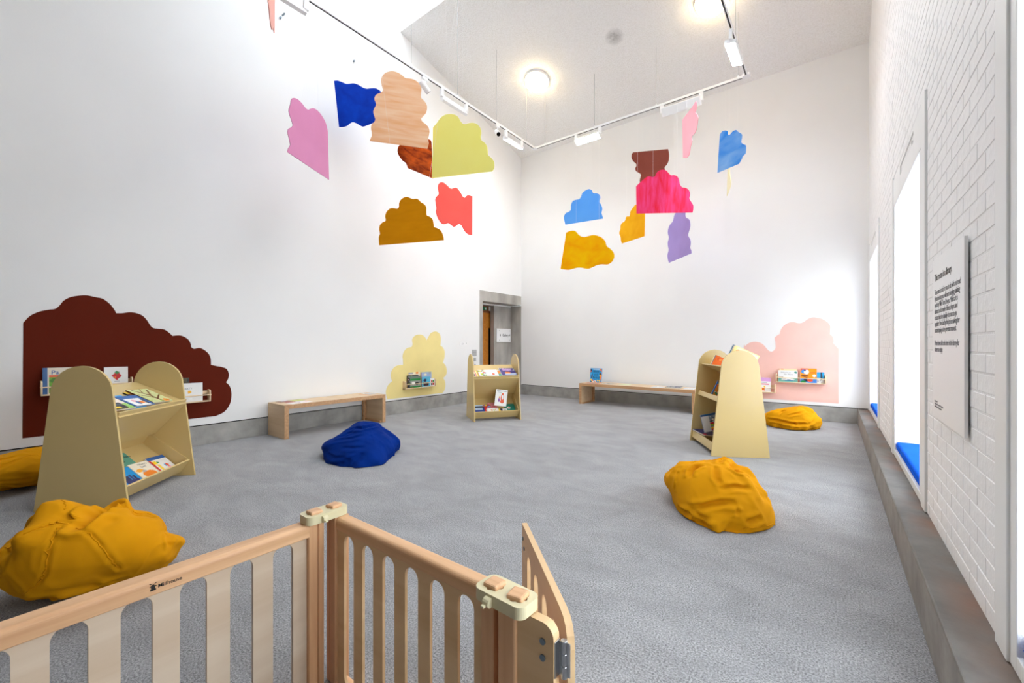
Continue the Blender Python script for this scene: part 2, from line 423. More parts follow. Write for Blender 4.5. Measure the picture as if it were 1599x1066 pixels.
# outlines and radii measured in metres
DATA = {"pan":[["purple",[-5.168,2.593,3.805],2.07,[[-0.378,-0.335,1],[-0.36,-0.285,0],[-0.332,-0.241,0],[-0.329,-0.218,0],[-0.352,-0.156,0],[-0.372,-0.109,0],[-0.36,-0.061,0],[-0.321,-0.027,0],[-0.29,0.007,0],[-0.285,0.03,0],[-0.314,0.079,0],[-0.348,0.128,0],[-0.351,0.174,0],[-0.326,0.24,0],[-0.314,0.3,0],[-0.29,0.334,0],[-0.258,0.357,0],[-0.194,0.376,0],[-0.119,0.371,0],[-0.051,0.352,0],[0.002,
0.362,0],[0.046,0.398,0],[0.11,0.44,0],[0.203,0.453,0],[0.3,0.429,0],[0.37,0.383,0],[0.411,0.301,1],[0.442,-0.335,1]]],["blue",[-5.658,3.604,4.874],1.0204,[[-0.345,0.267,1],[-0.298,0.28,0],[-0.249,0.275,0],[-0.181,0.26,0],[-0.137,0.27,0],[-0.074,0.29,0],[-0.011,0.284,0],[0.053,0.258,0],[0.111,0.251,0],[0.169,0.27,0],[0.234,0.284,0],[0.28,0.275,0],[0.313,0.253,0],[0.346,0.209,0],[0.359,0.129,0],
[0.333,0.027,0],[0.313,-0.074,0],[0.32,-0.156,0],[0.273,-0.226,0],[0.195,-0.255,0],[0.13,-0.295,0],[0.059,-0.331,0],[0.008,-0.318,0],[-0.036,-0.299,0],[-0.087,-0.292,0],[-0.125,-0.32,0],[-0.168,-0.364,0],[-0.224,-0.39,0],[-0.278,-0.399,1]]],["peach",[-4.514,3.471,4.331],0.9572,[[-0.371,-0.458,1],[-0.36,-0.421,0],[-0.347,-0.39,0],[-0.349,-0.35,0],[-0.358,-0.293,0],[-0.349,-0.245,0],[-0.316,-0.205,
0],[-0.305,-0.169,0],[-0.316,-0.13,0],[-0.329,-0.08,0],[-0.316,-0.031,0],[-0.296,0.013,0],[-0.299,0.048,0],[-0.316,0.091,0],[-0.299,0.141,0],[-0.261,0.171,0],[-0.227,0.194,0],[-0.21,0.227,0],[-0.222,0.277,0],[-0.234,0.339,0],[-0.222,0.394,0],[-0.182,0.451,0],[-0.126,0.483,0],[-0.07,0.494,0],[-0.013,0.484,0],[0.033,0.461,0],[0.074,0.433,0],[0.137,0.437,0],[0.201,0.427,0],[0.254,0.389,0],[0.28,
0.334,0],[0.275,0.261,0],[0.278,0.208,0],[0.319,0.173,0],[0.351,0.124,0],[0.354,0.07,0],[0.337,0.013,0],[0.295,-0.042,0],[0.278,-0.072,0],[0.295,-0.108,0],[0.343,-0.137,0],[0.378,-0.179,0],[0.387,-0.232,0],[0.375,-0.301,0],[0.372,-0.349,0],[0.378,-0.385,0],[0.358,-0.457,1]]],["brown",[-4.664,3.86,3.889],1.5776,[[0.332,-0.195,1],[-0.132,-0.195,1],[-0.148,-0.163,0],[-0.171,-0.134,0],[-0.217,-0.125,
0],[-0.27,-0.088,0],[-0.304,-0.04,0],[-0.3,0.023,0],[-0.27,0.071,0],[-0.225,0.125,0],[-0.187,0.195,0],[-0.078,0.269,0],[0.051,0.321,0],[0.134,0.338,0],[0.193,0.344,0],[0.236,0.348,0],[0.279,0.352,0],[0.296,0.323,1]]],["yellow",[-3.923,4.049,3.904],0.3871,[[-0.439,0.31,1],[-0.387,0.358,0],[-0.333,0.418,0],[-0.267,0.454,0],[-0.188,0.456,0],[-0.116,0.435,0],[-0.071,0.399,0],[-0.038,0.34,0],[-0.006,
0.303,0],[0.033,0.29,0],[0.084,0.295,0],[0.142,0.291,0],[0.199,0.265,0],[0.243,0.211,0],[0.256,0.15,0],[0.249,0.091,0],[0.262,0.042,0],[0.306,0.006,0],[0.337,-0.045,0],[0.347,-0.105,0],[0.352,-0.159,0],[0.393,-0.2,0],[0.43,-0.251,0],[0.439,-0.305,0],[0.43,-0.352,0],[0.402,-0.38,1],[-0.458,-0.38,1]]],["coral",[-4.739,4.685,3.393],1.1894,[[0.322,0.255,1],[0.319,-0.374,1],[0.279,-0.377,0],[0.224,
-0.358,0],[0.176,-0.314,0],[0.145,-0.261,0],[0.114,-0.233,0],[0.075,-0.235,0],[0.037,-0.269,0],[-0.002,-0.285,0],[-0.04,-0.266,0],[-0.085,-0.242,0],[-0.122,-0.253,0],[-0.167,-0.271,0],[-0.219,-0.251,0],[-0.27,-0.182,0],[-0.295,-0.102,0],[-0.288,-0.032,0],[-0.3,0.029,0],[-0.307,0.097,0],[-0.285,0.142,0],[-0.256,0.175,0],[-0.251,0.204,0],[-0.263,0.271,0],[-0.256,0.335,0],[-0.219,0.373,0],[-0.167,
0.377,0],[-0.107,0.343,0],[-0.062,0.31,0],[-0.024,0.313,0],[0.014,0.338,0],[0.06,0.333,0],[0.114,0.279,0],[0.153,0.221,0],[0.189,0.209,0],[0.216,0.24,0],[0.255,0.257,0]]],["ochre",[-3.994,3.24,2.725],0.3595,[[-0.443,-0.257,1],[-0.448,-0.16,0],[-0.432,-0.117,0],[-0.443,-0.067,0],[-0.432,-0.013,0],[-0.394,0.019,0],[-0.352,0.036,0],[-0.358,0.091,0],[-0.337,0.144,0],[-0.287,0.178,0],[-0.237,0.176,0],
[-0.194,0.166,0],[-0.169,0.183,0],[-0.165,0.231,0],[-0.144,0.267,0],[-0.101,0.292,0],[-0.052,0.293,0],[-0.004,0.273,0],[0.027,0.261,0],[0.069,0.262,0],[0.105,0.24,0],[0.129,0.213,0],[0.17,0.188,0],[0.198,0.148,0],[0.2,0.095,0],[0.204,0.052,0],[0.236,0.036,0],[0.277,0.003,0],[0.291,-0.051,0],[0.3,-0.094,0],[0.335,-0.108,0],[0.382,-0.138,0],[0.413,-0.193,0],[0.426,-0.257,1]]],["skyblue",[-3.305,
6.286,3.554],0.1065,[[-0.332,-0.248,1],[-0.352,-0.166,0],[-0.356,-0.104,0],[-0.324,-0.055,0],[-0.265,-0.038,0],[-0.229,-0.009,0],[-0.224,0.074,0],[-0.191,0.13,0],[-0.134,0.142,0],[-0.077,0.143,0],[-0.045,0.179,0],[-0.021,0.235,0],[0.035,0.267,0],[0.098,0.278,0],[0.145,0.246,0],[0.169,0.196,0],[0.231,0.18,0],[0.277,0.15,0],[0.289,0.096,0],[0.274,0.039,0],[0.307,-0.025,0],[0.323,-0.087,0],[0.31,
-0.151,0],[0.323,-0.197,0],[0.338,-0.248,1]]],["orange",[-3.021,5.873,2.716],0.3761,[[-0.33,0.298,1],[-0.274,0.317,0],[-0.217,0.32,0],[-0.175,0.3,0],[-0.133,0.248,0],[-0.084,0.216,0],[-0.035,0.209,0],[0.02,0.22,0],[0.089,0.229,0],[0.157,0.213,0],[0.225,0.174,0],[0.273,0.115,0],[0.293,0.045,0],[0.347,-0.0,0],[0.394,-0.058,0],[0.406,-0.121,0],[0.38,-0.188,0],[0.333,-0.227,0],[0.293,-0.237,0],[0.212,
-0.23,0],[0.144,-0.24,0],[0.089,-0.263,0],[0.02,-0.287,0],[-0.035,-0.281,0],[-0.091,-0.266,0],[-0.161,-0.263,0],[-0.217,-0.275,0],[-0.302,-0.289,0],[-0.42,-0.269,1]]],["amber",[-2.735,6.974,3.377],5.8163,[[-0.265,-0.33,1],[-0.29,-0.272,0],[-0.299,-0.206,0],[-0.332,-0.147,0],[-0.328,-0.102,0],[-0.303,-0.064,0],[-0.299,-0.013,0],[-0.271,0.031,0],[-0.214,0.039,0],[-0.176,0.063,0],[-0.158,0.109,0],
[-0.111,0.109,0],[-0.075,0.099,0],[-0.053,0.13,0],[-0.048,0.172,0],[-0.012,0.205,0],[0.024,0.226,0],[0.059,0.25,0],[0.103,0.252,0],[0.172,0.267,0],[0.24,0.295,0],[0.307,0.292,1],[0.288,-0.33,1]]],["red",[-2.037,6.501,3.589],0.5916,[[-0.429,0.091,1],[-0.379,0.142,0],[-0.325,0.186,0],[-0.277,0.226,0],[-0.23,0.239,0],[-0.182,0.227,0],[-0.142,0.24,0],[-0.128,0.281,0],[-0.088,0.321,0],[-0.034,0.336,0],
[0.02,0.325,0],[0.061,0.279,0],[0.094,0.248,0],[0.141,0.249,0],[0.189,0.225,0],[0.215,0.176,0],[0.229,0.107,0],[0.262,0.061,0],[0.309,0.053,0],[0.356,0.021,0],[0.38,-0.041,0],[0.37,-0.116,0],[0.396,-0.165,0],[0.426,-0.22,0],[0.426,-0.282,0],[0.417,-0.327,1],[-0.423,-0.327,1]]],["maroon",[-2.555,7.363,4.351],0.4364,[[-0.293,0.325,1],[-0.32,0.289,0],[-0.32,0.225,0],[-0.289,0.166,0],[-0.247,0.125,0],
[-0.239,0.081,0],[-0.258,0.034,0],[-0.239,-0.015,0],[-0.186,-0.052,0],[-0.16,-0.086,0],[-0.17,-0.133,0],[-0.181,-0.189,0],[-0.163,-0.254,0],[-0.101,-0.315,0],[0.021,-0.357,0],[0.142,-0.335,0],[0.232,-0.255,0],[0.269,-0.163,0],[0.265,-0.076,0],[0.239,-0.018,0],[0.244,0.021,0],[0.277,0.057,0],[0.306,0.125,0],[0.314,0.227,0],[0.296,0.325,1]]],["lavender",[-2.121,7.569,3.157],5.4548,[[-0.392,-0.403,
1],[-0.435,-0.331,0],[-0.449,-0.248,0],[-0.406,-0.164,0],[-0.435,-0.078,0],[-0.435,-0.011,0],[-0.397,0.059,0],[-0.435,0.148,0],[-0.42,0.224,0],[-0.349,0.284,0],[-0.251,0.308,0],[-0.21,0.36,0],[-0.183,0.404,0],[-0.129,0.432,0],[-0.062,0.468,0],[0.015,0.475,0],[0.117,0.441,0],[0.191,0.387,0],[0.203,0.328,0],[0.203,0.273,0],[0.24,0.231,0],[0.323,0.182,0],[0.363,0.116,0],[0.363,0.045,0],[0.323,-0.016,
0],[0.292,-0.068,0],[0.316,-0.111,0],[0.37,-0.178,0],[0.375,-0.245,0],[0.359,-0.301,0],[0.393,-0.35,0],[0.4,-0.403,1]]],["pink",[-1.588,6.215,4.279],2.1469,[[0.331,0.312,1],[0.127,0.294,0],[-0.058,0.274,0],[-0.18,0.273,0],[-0.224,0.268,0],[-0.255,0.224,0],[-0.238,0.16,0],[-0.204,0.13,0],[-0.265,0.072,0],[-0.298,0.006,0],[-0.281,-0.058,0],[-0.248,-0.113,0],[-0.18,-0.14,0],[-0.076,-0.125,0],[-0.058,
-0.153,0],[-0.076,-0.2,0],[-0.022,-0.243,0],[0.015,-0.309,0],[0.07,-0.341,0],[0.165,-0.325,0],[0.299,-0.262,1]]],["marbled",[-0.881,5.118,3.372],5.8051,[[-0.147,0.248,1],[-0.121,0.272,0],[-0.087,0.269,0],[-0.055,0.249,0],[-0.047,0.208,0],[-0.03,0.192,0],[-0.008,0.2,0],[0.019,0.214,0],[0.057,0.208,0],[0.076,0.181,0],[0.116,0.139,0],[0.121,0.103,0],[0.112,0.053,0],[0.142,0.016,0],[0.164,-0.003,0],
[0.168,-0.038,0],[0.162,-0.088,0],[0.131,-0.104,0],[0.116,-0.132,0],[0.084,-0.168,1],[-0.179,-0.167,1]]],["paleyellow",[-1.37,7.766,4.006],1.8582,[[0.159,0.337,1],[-0.096,0.203,0],[-0.096,0.076,0],[-0.257,-0.151,0],[-0.013,-0.192,0],[0.276,-0.182,1]]],["salmon",[-4.376,1.814,4.756],5.7367,[[0.171,0.301,0],[0.221,0.163,0],[0.211,0.078,0],[0.241,-0.022,0],[0.191,-0.055,0],[0.211,-0.146,0],[0.171,
-0.189,0],[0.135,-0.237,0],[0.076,-0.269,0],[0.029,-0.331,0],[-0.022,-0.361,0],[-0.091,-0.362,0],[-0.13,-0.324,0],[-0.161,-0.288,0],[-0.221,-0.301,1],[-0.258,-0.274,1],[-0.271,0.699,1]]]],"mur":[["dark",[[0.346,1.462,1],[0.389,1.532,0],[0.45,1.578,0],[0.513,1.601,0],[0.557,1.613,0],[0.588,1.651,0],[0.615,1.701,0],[0.665,1.742,0],[0.732,1.764,0],[0.79,1.77,0],[0.849,1.757,0],[0.904,1.746,0],[0.959,
1.695,0],[0.994,1.638,0],[1.011,1.596,1],[1.06,1.599,0],[1.138,1.614,0],[1.218,1.591,0],[1.266,1.54,0],[1.315,1.452,0],[1.371,1.436,0],[1.429,1.428,0],[1.473,1.392,0],[1.505,1.356,1],[1.585,1.361,0],[1.654,1.32,0],[1.683,1.263,0],[1.686,1.225,1],[1.717,1.2,0],[1.782,1.209,0],[1.855,1.155,0],[1.889,1.086,0],[1.894,0.996,1],[1.948,0.98,0],[2.017,0.962,0],[2.069,0.933,0],[2.092,0.867,0],[2.084,0.806,
0],[2.061,0.763,1],[2.105,0.703,0],[2.123,0.599,0],[2.105,0.478,0],[2.043,0.384,0],[1.948,0.341,1],[1.642,0.34,1],[0.341,0.341,1]]],["yellowm",[[4.54,0.285,1],[4.511,0.393,0],[4.521,0.471,0],[4.568,0.547,0],[4.645,0.598,1],[4.616,0.664,0],[4.616,0.736,0],[4.645,0.807,0],[4.713,0.861,0],[4.792,0.879,0],[4.882,0.879,1],[4.878,0.969,0],[4.872,1.052,0],[4.902,1.126,0],[4.964,1.183,0],[5.026,1.2,0],
[5.079,1.208,1],[5.1,1.259,0],[5.089,1.343,0],[5.132,1.403,0],[5.218,1.441,0],[5.328,1.437,0],[5.406,1.389,0],[5.44,1.334,1],[5.485,1.399,0],[5.554,1.48,0],[5.672,1.513,0],[5.768,1.475,0],[5.809,1.395,0],[5.809,1.304,0],[5.799,1.232,1],[5.865,1.196,0],[5.915,1.113,0],[5.91,0.994,0],[5.87,0.89,1],[5.939,0.829,0],[5.977,0.717,0],[5.952,0.636,0],[5.877,0.576,1],[5.927,0.5,0],[5.934,0.399,0],[5.902,
0.319,0],[5.853,0.278,1]]],["pinkm",[[-1.274,1.172,0],[-1.246,1.226,0],[-1.198,1.274,0],[-1.123,1.3,0],[-1.03,1.291,0],[-0.956,1.238,0],[-0.911,1.174,0],[-0.866,1.133,0],[-0.821,1.139,0],[-0.786,1.19,0],[-0.786,1.269,0],[-0.798,1.373,1],[-0.75,1.419,0],[-0.724,1.435,0],[-0.71,1.497,0],[-0.672,1.568,0],[-0.602,1.622,0],[-0.526,1.632,0],[-0.45,1.613,0],[-0.391,1.627,0],[-0.317,1.685,0],[-0.252,
1.704,0],[-0.156,1.683,0],[-0.077,1.631,0],[-0.03,1.561,0],[-0.03,1.483,0],[-0.033,1.42,1],[0.001,1.385,0],[0.016,1.326,0],[0.013,1.272,1],[0.081,1.181,1],[0.078,0.304,1],[-1.313,0.301,1]]]],"bags":{"near":{"c":[-2.98,0.55,0.2],"r":[[209,202,197,193,191,190,190,192,196,202,211,221,235,250,266,283,300,313,322,327,327,322,312,298,281,261,239,219,199,180,163,146,130,115,102,90],[209,202,197,193,191,
189,190,192,197,203,211,221,233,247,261,272,291,303,302,299,292,277,271,263,251,236,219,203,187,171,156,142,128,115,102,90],[209,203,198,194,191,191,192,194,199,204,210,218,226,246,262,277,279,278,275,269,253,232,232,227,219,210,196,186,173,161,149,137,126,114,102,90],[209,203,199,195,194,194,195,198,201,204,205,217,229,246,252,255,253,255,254,234,207,194,197,195,192,186,180,170,161,151,142,132,
123,113,102,90],[209,204,199,197,196,196,198,199,201,207,212,211,224,232,236,239,242,245,227,205,179,175,173,172,170,166,162,154,150,142,136,128,120,111,101,90],[209,204,201,199,199,200,200,201,206,210,209,221,224,226,230,235,241,232,203,169,154,155,154,154,154,152,151,149,143,137,131,125,117,109,100,90],[209,205,202,201,202,203,203,202,209,209,219,221,221,225,229,237,229,203,167,147,139,142,142,
143,144,142,142,140,134,132,126,121,115,108,99,90],[209,206,204,204,204,205,206,209,214,223,223,221,220,225,233,230,205,178,148,135,136,137,137,138,139,138,138,137,131,128,124,119,113,106,99,90],[209,207,206,207,207,206,205,205,201,213,219,219,226,234,233,214,188,153,137,135,135,134,135,137,137,136,136,136,132,127,122,118,112,106,98,90],[209,208,209,210,211,208,203,206,204,217,222,224,231,239,231,
203,165,145,135,138,137,137,138,138,137,136,135,130,128,124,121,117,111,105,98,90],[209,210,212,215,217,216,212,216,214,228,234,240,247,244,221,193,161,146,147,146,144,144,144,141,140,138,135,129,127,123,120,117,112,106,98,90],[209,212,216,221,226,229,232,234,231,245,251,257,263,258,225,186,166,163,160,157,156,154,151,148,145,141,134,132,128,124,121,116,111,106,98,90],[209,214,220,228,236,244,251,
259,266,273,277,278,281,273,243,204,186,185,180,177,172,167,162,157,152,143,139,134,129,125,121,116,111,105,98,90],[209,217,226,236,247,258,269,281,294,306,306,300,299,286,250,227,223,215,209,201,192,184,176,164,158,151,143,137,132,127,122,117,111,105,98,90],[209,219,231,243,257,271,284,297,311,318,328,326,320,309,282,272,261,253,241,228,216,199,189,178,167,158,150,142,135,129,123,117,111,104,97,
90],[209,221,235,250,265,281,298,314,328,341,349,351,348,340,324,316,306,293,279,259,240,221,206,192,180,168,157,148,140,132,125,117,110,103,96,90],[209,223,238,256,273,291,309,326,343,357,368,375,378,376,369,358,344,327,307,286,264,244,226,209,195,182,170,159,149,139,129,121,113,104,97,90],[209,225,242,260,279,299,318,337,356,372,386,397,403,406,403,394,380,359,334,309,286,265,246,230,215,203,
193,183,173,162,150,137,125,113,102,90],[209,226,242,260,281,300,325,345,363,382,398,411,421,426,427,421,408,387,361,337,319,303,287,272,261,253,248,241,231,220,205,185,161,134,111,90],[209,226,244,259,282,304,324,341,364,384,403,419,431,439,442,439,429,410,383,348,324,304,278,266,260,255,249,244,238,234,229,214,189,157,121,90],[209,223,243,262,281,299,316,349,362,382,402,421,435,446,452,453,446,
434,417,389,348,286,249,251,255,245,237,232,229,225,218,209,193,163,128,90],[209,222,237,259,279,295,315,330,359,386,399,421,433,448,459,464,461,446,436,425,396,366,322,257,225,228,228,221,216,213,207,197,181,158,127,90],[209,228,250,274,301,320,337,341,342,376,403,414,427,446,462,474,479,470,444,436,434,421,400,350,302,236,198,194,203,201,196,187,172,152,124,90],[209,228,246,260,292,305,325,335,
330,367,374,412,421,443,462,480,492,498,497,440,428,434,426,393,352,303,232,191,183,191,188,180,166,146,121,90],[209,224,238,249,281,295,313,292,316,355,353,394,410,437,458,479,494,502,502,485,418,414,432,424,383,337,287,222,201,200,192,179,164,144,119,90],[209,222,234,243,274,289,297,280,312,309,353,348,404,415,441,463,485,497,500,477,470,439,411,423,416,388,336,238,196,184,187,179,166,145,120,
90],[209,222,233,240,263,267,260,286,263,297,288,316,370,386,419,445,468,486,494,491,457,408,426,426,418,395,371,342,257,207,200,187,170,148,121,90],[209,222,233,241,242,239,257,250,271,247,265,314,318,377,396,428,452,473,485,486,479,460,395,394,420,431,426,386,297,255,222,197,175,150,122,90],[209,216,222,223,219,231,217,246,260,240,268,269,327,335,398,417,438,457,473,479,474,444,409,435,442,444,
432,387,294,251,221,199,177,152,123,90],[209,205,201,204,208,208,216,205,223,254,241,280,290,352,350,411,427,444,458,470,473,472,490,472,450,427,397,346,264,216,212,197,178,154,124,90],[209,203,198,202,202,195,200,211,206,241,263,252,298,303,364,369,428,434,444,456,465,474,480,457,423,379,332,266,230,231,215,202,182,158,126,90],[209,203,201,195,196,197,193,200,215,211,242,248,287,282,345,390,383,
417,423,433,441,444,442,423,394,360,317,268,238,238,224,209,188,162,129,90],[209,203,200,195,199,200,199,202,203,216,234,232,268,275,318,313,340,380,398,409,417,417,410,392,370,342,301,265,260,247,233,216,196,165,130,90],[209,204,199,198,197,194,199,203,206,216,225,232,251,273,274,315,318,333,362,385,396,397,388,372,350,318,309,283,265,250,234,218,192,160,124,90],[209,204,199,195,193,193,195,198,
202,203,210,223,244,259,279,301,313,340,352,371,379,378,369,354,336,313,292,272,254,238,218,195,169,140,114,90],[209,202,198,194,192,191,191,193,197,203,211,223,238,255,272,289,308,328,344,354,357,354,344,329,307,283,260,237,216,197,177,157,139,122,106,90]],"cr":[[[0.0,-0.453,0.325],[0.162,-0.392,0.416],[0.166,-0.319,0.438],[0.158,-0.288,0.439],[0.184,-0.251,0.426]],[[0.191,-0.286,0.427],[0.227,
-0.31,0.407],[0.265,-0.33,0.348],[0.271,-0.337,0.269],[0.256,-0.35,0.229],[0.162,-0.391,0.152]],[[0.184,-0.251,0.426],[0.211,-0.23,0.416],[0.179,-0.195,0.421],[0.043,-0.127,0.403]],[[0.022,-0.257,0.495],[0.076,-0.259,0.483],[0.102,-0.261,0.468]],[[0.211,-0.23,0.416],[0.273,-0.2,0.382],[0.32,-0.176,0.337],[0.344,-0.143,0.268],[0.327,-0.111,0.2]],[[0.033,-0.123,0.402],[-0.122,-0.064,0.373],[-0.092,
-0.016,0.405]],[[-0.063,0.01,0.34],[-0.086,0.076,0.3],[0.014,0.104,0.287]],[[0.153,0.107,0.243],[0.251,0.091,0.236],[0.26,0.094,0.2]]]},"blue":{"c":[-4.33,2.86,0.17],"r":[[373,421,469,509,527,544,564,560,575,560,549,534,519,505,491,474,458,438,414,381,338,322,302,280,266,252,239,225,213,204,195,187,181,175,170,165],[373,397,424,450,472,479,481,477,475,473,469,465,459,452,444,437,425,408,380,341,
295,280,274,261,246,237,227,218,207,198,191,185,179,174,169,165],[373,389,400,411,417,421,424,424,423,422,421,419,418,418,419,417,411,393,347,294,263,251,240,232,225,222,216,211,202,194,187,182,177,173,169,165],[373,385,394,401,404,403,396,394,392,392,392,394,397,402,406,407,405,391,361,323,266,246,229,219,213,212,208,203,198,190,185,180,176,172,168,165],[373,385,394,396,388,383,378,375,374,374,
377,382,388,393,398,400,391,352,305,305,282,257,228,214,206,204,202,199,196,190,184,180,177,172,168,165],[373,391,389,383,374,368,364,363,362,365,369,376,382,389,395,395,382,346,282,252,255,248,233,213,203,200,199,196,194,188,183,179,176,172,168,165],[373,389,383,374,365,359,356,355,355,359,365,371,377,384,388,384,355,334,305,252,237,228,228,217,204,201,197,194,192,187,182,179,176,172,168,165],
[373,376,377,372,361,355,352,351,351,355,360,366,372,378,381,370,328,281,258,260,246,227,218,214,206,202,198,194,191,185,181,178,175,171,168,165],[373,372,371,367,359,353,350,348,349,352,357,361,366,371,375,371,351,319,267,251,239,236,224,212,208,204,200,197,191,185,181,177,174,171,168,165],[373,369,363,359,356,353,348,347,347,350,353,357,360,362,361,354,340,323,295,272,254,235,225,219,214,208,
205,198,191,186,182,179,174,171,168,165],[373,366,362,359,354,350,347,346,347,348,351,354,355,354,347,330,305,287,279,267,255,244,237,228,221,215,207,199,192,187,183,180,175,171,168,165],[373,371,372,366,358,353,349,348,348,349,351,353,354,353,348,339,331,316,297,282,268,259,248,238,229,219,209,201,195,189,185,179,175,171,168,165],[373,376,377,372,365,357,353,351,351,351,353,355,356,355,352,346,
336,327,312,298,286,273,261,247,234,222,213,204,197,190,185,180,175,172,168,165],[373,394,395,386,375,367,360,356,354,354,355,357,358,359,357,353,347,337,325,312,298,282,268,253,240,228,216,207,198,191,185,180,176,172,168,165],[373,470,441,420,401,386,374,365,359,356,357,359,361,362,361,358,353,344,334,320,306,289,274,259,244,231,220,209,201,193,187,181,176,172,168,165],[373,405,415,408,394,382,
371,363,358,356,358,360,362,364,363,361,356,348,337,324,309,294,279,263,249,235,223,212,203,196,189,183,178,173,169,165],[373,371,368,366,361,357,354,353,353,355,358,361,363,365,364,360,354,346,335,323,309,295,279,264,250,237,225,214,205,198,191,186,181,175,170,165],[373,363,357,353,350,348,348,350,352,356,360,363,366,366,363,357,348,336,321,312,301,287,274,261,249,236,225,215,206,199,192,186,181,
176,170,165],[373,365,356,351,349,348,349,353,356,361,365,369,371,370,365,355,337,313,302,288,285,274,266,254,243,233,225,217,207,199,193,187,181,176,170,165],[373,368,361,354,350,351,356,360,365,369,374,378,380,379,374,362,338,313,290,270,262,262,251,244,236,227,220,213,208,200,193,187,182,176,171,165],[373,365,359,358,355,360,364,369,374,381,386,390,392,392,390,380,355,311,273,254,246,240,243,
238,229,222,216,210,205,201,194,188,182,177,171,165],[373,363,356,354,357,364,372,378,386,393,400,404,407,409,413,409,382,338,302,267,243,226,223,228,221,217,212,207,203,199,195,188,183,177,171,165],[373,363,357,356,363,371,383,389,399,408,415,420,423,426,431,438,423,381,306,250,226,227,224,220,219,213,211,205,201,198,195,188,182,177,171,165],[373,364,359,360,370,381,396,403,414,424,432,437,441,
443,451,467,463,425,347,294,249,213,206,206,214,214,209,204,200,196,193,187,182,177,171,165],[373,366,362,365,378,392,411,419,433,445,453,459,462,465,468,481,481,442,364,290,231,210,217,221,221,219,213,206,201,196,192,187,182,177,171,165],[373,368,368,372,388,405,429,439,457,470,480,486,488,487,484,485,490,471,415,318,259,254,249,244,236,229,219,212,204,198,194,188,182,177,172,165],[373,373,376,
382,398,423,450,465,484,499,511,519,521,518,510,501,502,492,445,376,336,304,282,265,250,238,226,215,208,202,198,190,183,178,172,165],[373,380,391,407,418,449,471,504,512,533,547,556,558,553,541,524,507,497,464,403,361,323,298,277,259,246,232,221,213,206,200,191,185,178,172,165],[373,391,405,412,424,448,494,526,564,568,579,596,597,590,575,549,519,497,469,421,356,324,300,273,266,250,241,229,218,210,
201,192,185,179,172,165],[373,394,408,425,450,468,494,550,574,621,660,671,642,618,596,578,541,502,465,418,366,333,303,290,277,264,248,236,225,213,203,194,186,179,173,165],[373,396,423,455,477,511,522,558,577,621,664,660,641,635,627,624,572,526,478,432,386,347,328,310,292,273,257,242,228,216,205,196,188,180,172,165],[373,413,458,493,528,563,591,615,657,635,603,603,642,656,658,627,620,557,500,451,
410,375,348,323,301,281,262,245,231,218,207,197,189,181,172,165],[373,461,528,581,640,687,702,716,714,700,688,681,678,678,682,698,629,573,514,463,421,386,356,329,305,283,264,247,232,219,207,196,187,179,172,165],[373,679,850,722,760,824,828,811,796,778,762,748,735,721,702,677,654,600,519,463,419,384,353,327,303,281,262,244,229,216,204,194,185,178,171,165],[373,508,588,655,723,796,861,845,828,792,
760,736,716,697,679,678,609,541,488,442,403,370,342,317,294,274,257,240,225,213,202,192,184,177,171,165],[373,448,516,567,618,651,682,697,708,669,644,621,599,580,560,539,512,480,446,413,382,348,324,301,282,265,248,233,220,209,198,190,182,176,170,165]],"cr":[[[0.103,-0.234,0.315],[0.208,-0.199,0.325],[0.223,-0.087,0.335],[0.175,0.011,0.331]],[[0.01,-0.465,0.191],[0.125,-0.396,0.226],[0.246,-0.336,
0.246],[0.323,-0.237,0.271]],[[0.169,-0.537,0.0],[0.361,-0.515,0.041],[0.436,-0.436,0.086],[0.497,-0.348,0.115]],[[0.045,-0.513,0.077],[0.225,-0.512,0.069],[0.381,-0.475,0.087]],[[0.431,-0.471,0.024],[0.466,-0.446,0.053],[0.497,-0.382,0.085]],[[0.589,-0.186,0.029],[0.441,0.039,0.037],[0.369,0.163,0.087]],[[0.058,-0.377,0.239],[0.087,-0.3,0.272],[0.151,-0.261,0.299]],[[0.223,-0.453,0.159],[0.35,
-0.399,0.17],[0.452,-0.316,0.17]]]},"right":{"c":[-0.8,3.56,0.2],"r":[[465,434,421,417,432,439,448,460,476,492,506,516,517,506,479,461,429,370,355,366,360,346,322,251,229,245,242,228,205,162,146,137,132,127,120,111],[465,431,415,409,417,427,435,446,459,473,486,496,495,484,464,403,372,376,360,334,321,313,307,272,257,251,239,211,178,152,141,135,130,126,120,111],[465,429,411,403,406,413,421,430,440,
452,462,467,463,449,447,431,392,344,336,339,324,289,241,225,246,248,237,207,173,149,140,134,129,125,119,111],[465,428,408,398,402,403,407,414,422,430,438,440,434,413,381,366,374,363,349,323,300,255,251,247,251,247,238,225,196,171,149,137,130,125,119,111],[465,426,405,393,392,392,394,399,405,412,418,421,421,417,401,363,348,342,334,326,306,267,257,260,255,241,218,189,167,165,155,143,131,125,119,
111],[465,424,400,388,383,382,383,387,392,397,401,405,408,410,406,390,370,352,334,316,283,273,273,266,250,223,192,167,163,155,143,136,131,124,118,111],[465,422,398,384,377,376,376,378,381,385,389,391,393,392,385,368,354,339,326,299,288,287,280,260,237,196,172,167,158,147,143,135,128,122,117,111],[465,422,399,383,374,371,370,372,374,377,380,382,382,379,372,364,351,336,319,308,299,285,265,220,191,
184,167,162,149,142,137,131,126,121,117,111],[465,423,396,381,372,368,367,368,370,372,375,377,377,374,369,361,348,331,322,309,294,267,224,204,194,175,166,154,147,140,134,128,123,120,115,111],[465,423,396,379,371,367,365,365,367,370,372,373,373,371,366,357,345,330,312,296,274,244,227,203,187,172,160,150,142,135,130,125,121,117,114,111],[465,426,400,383,373,367,364,364,365,367,369,370,370,367,361,
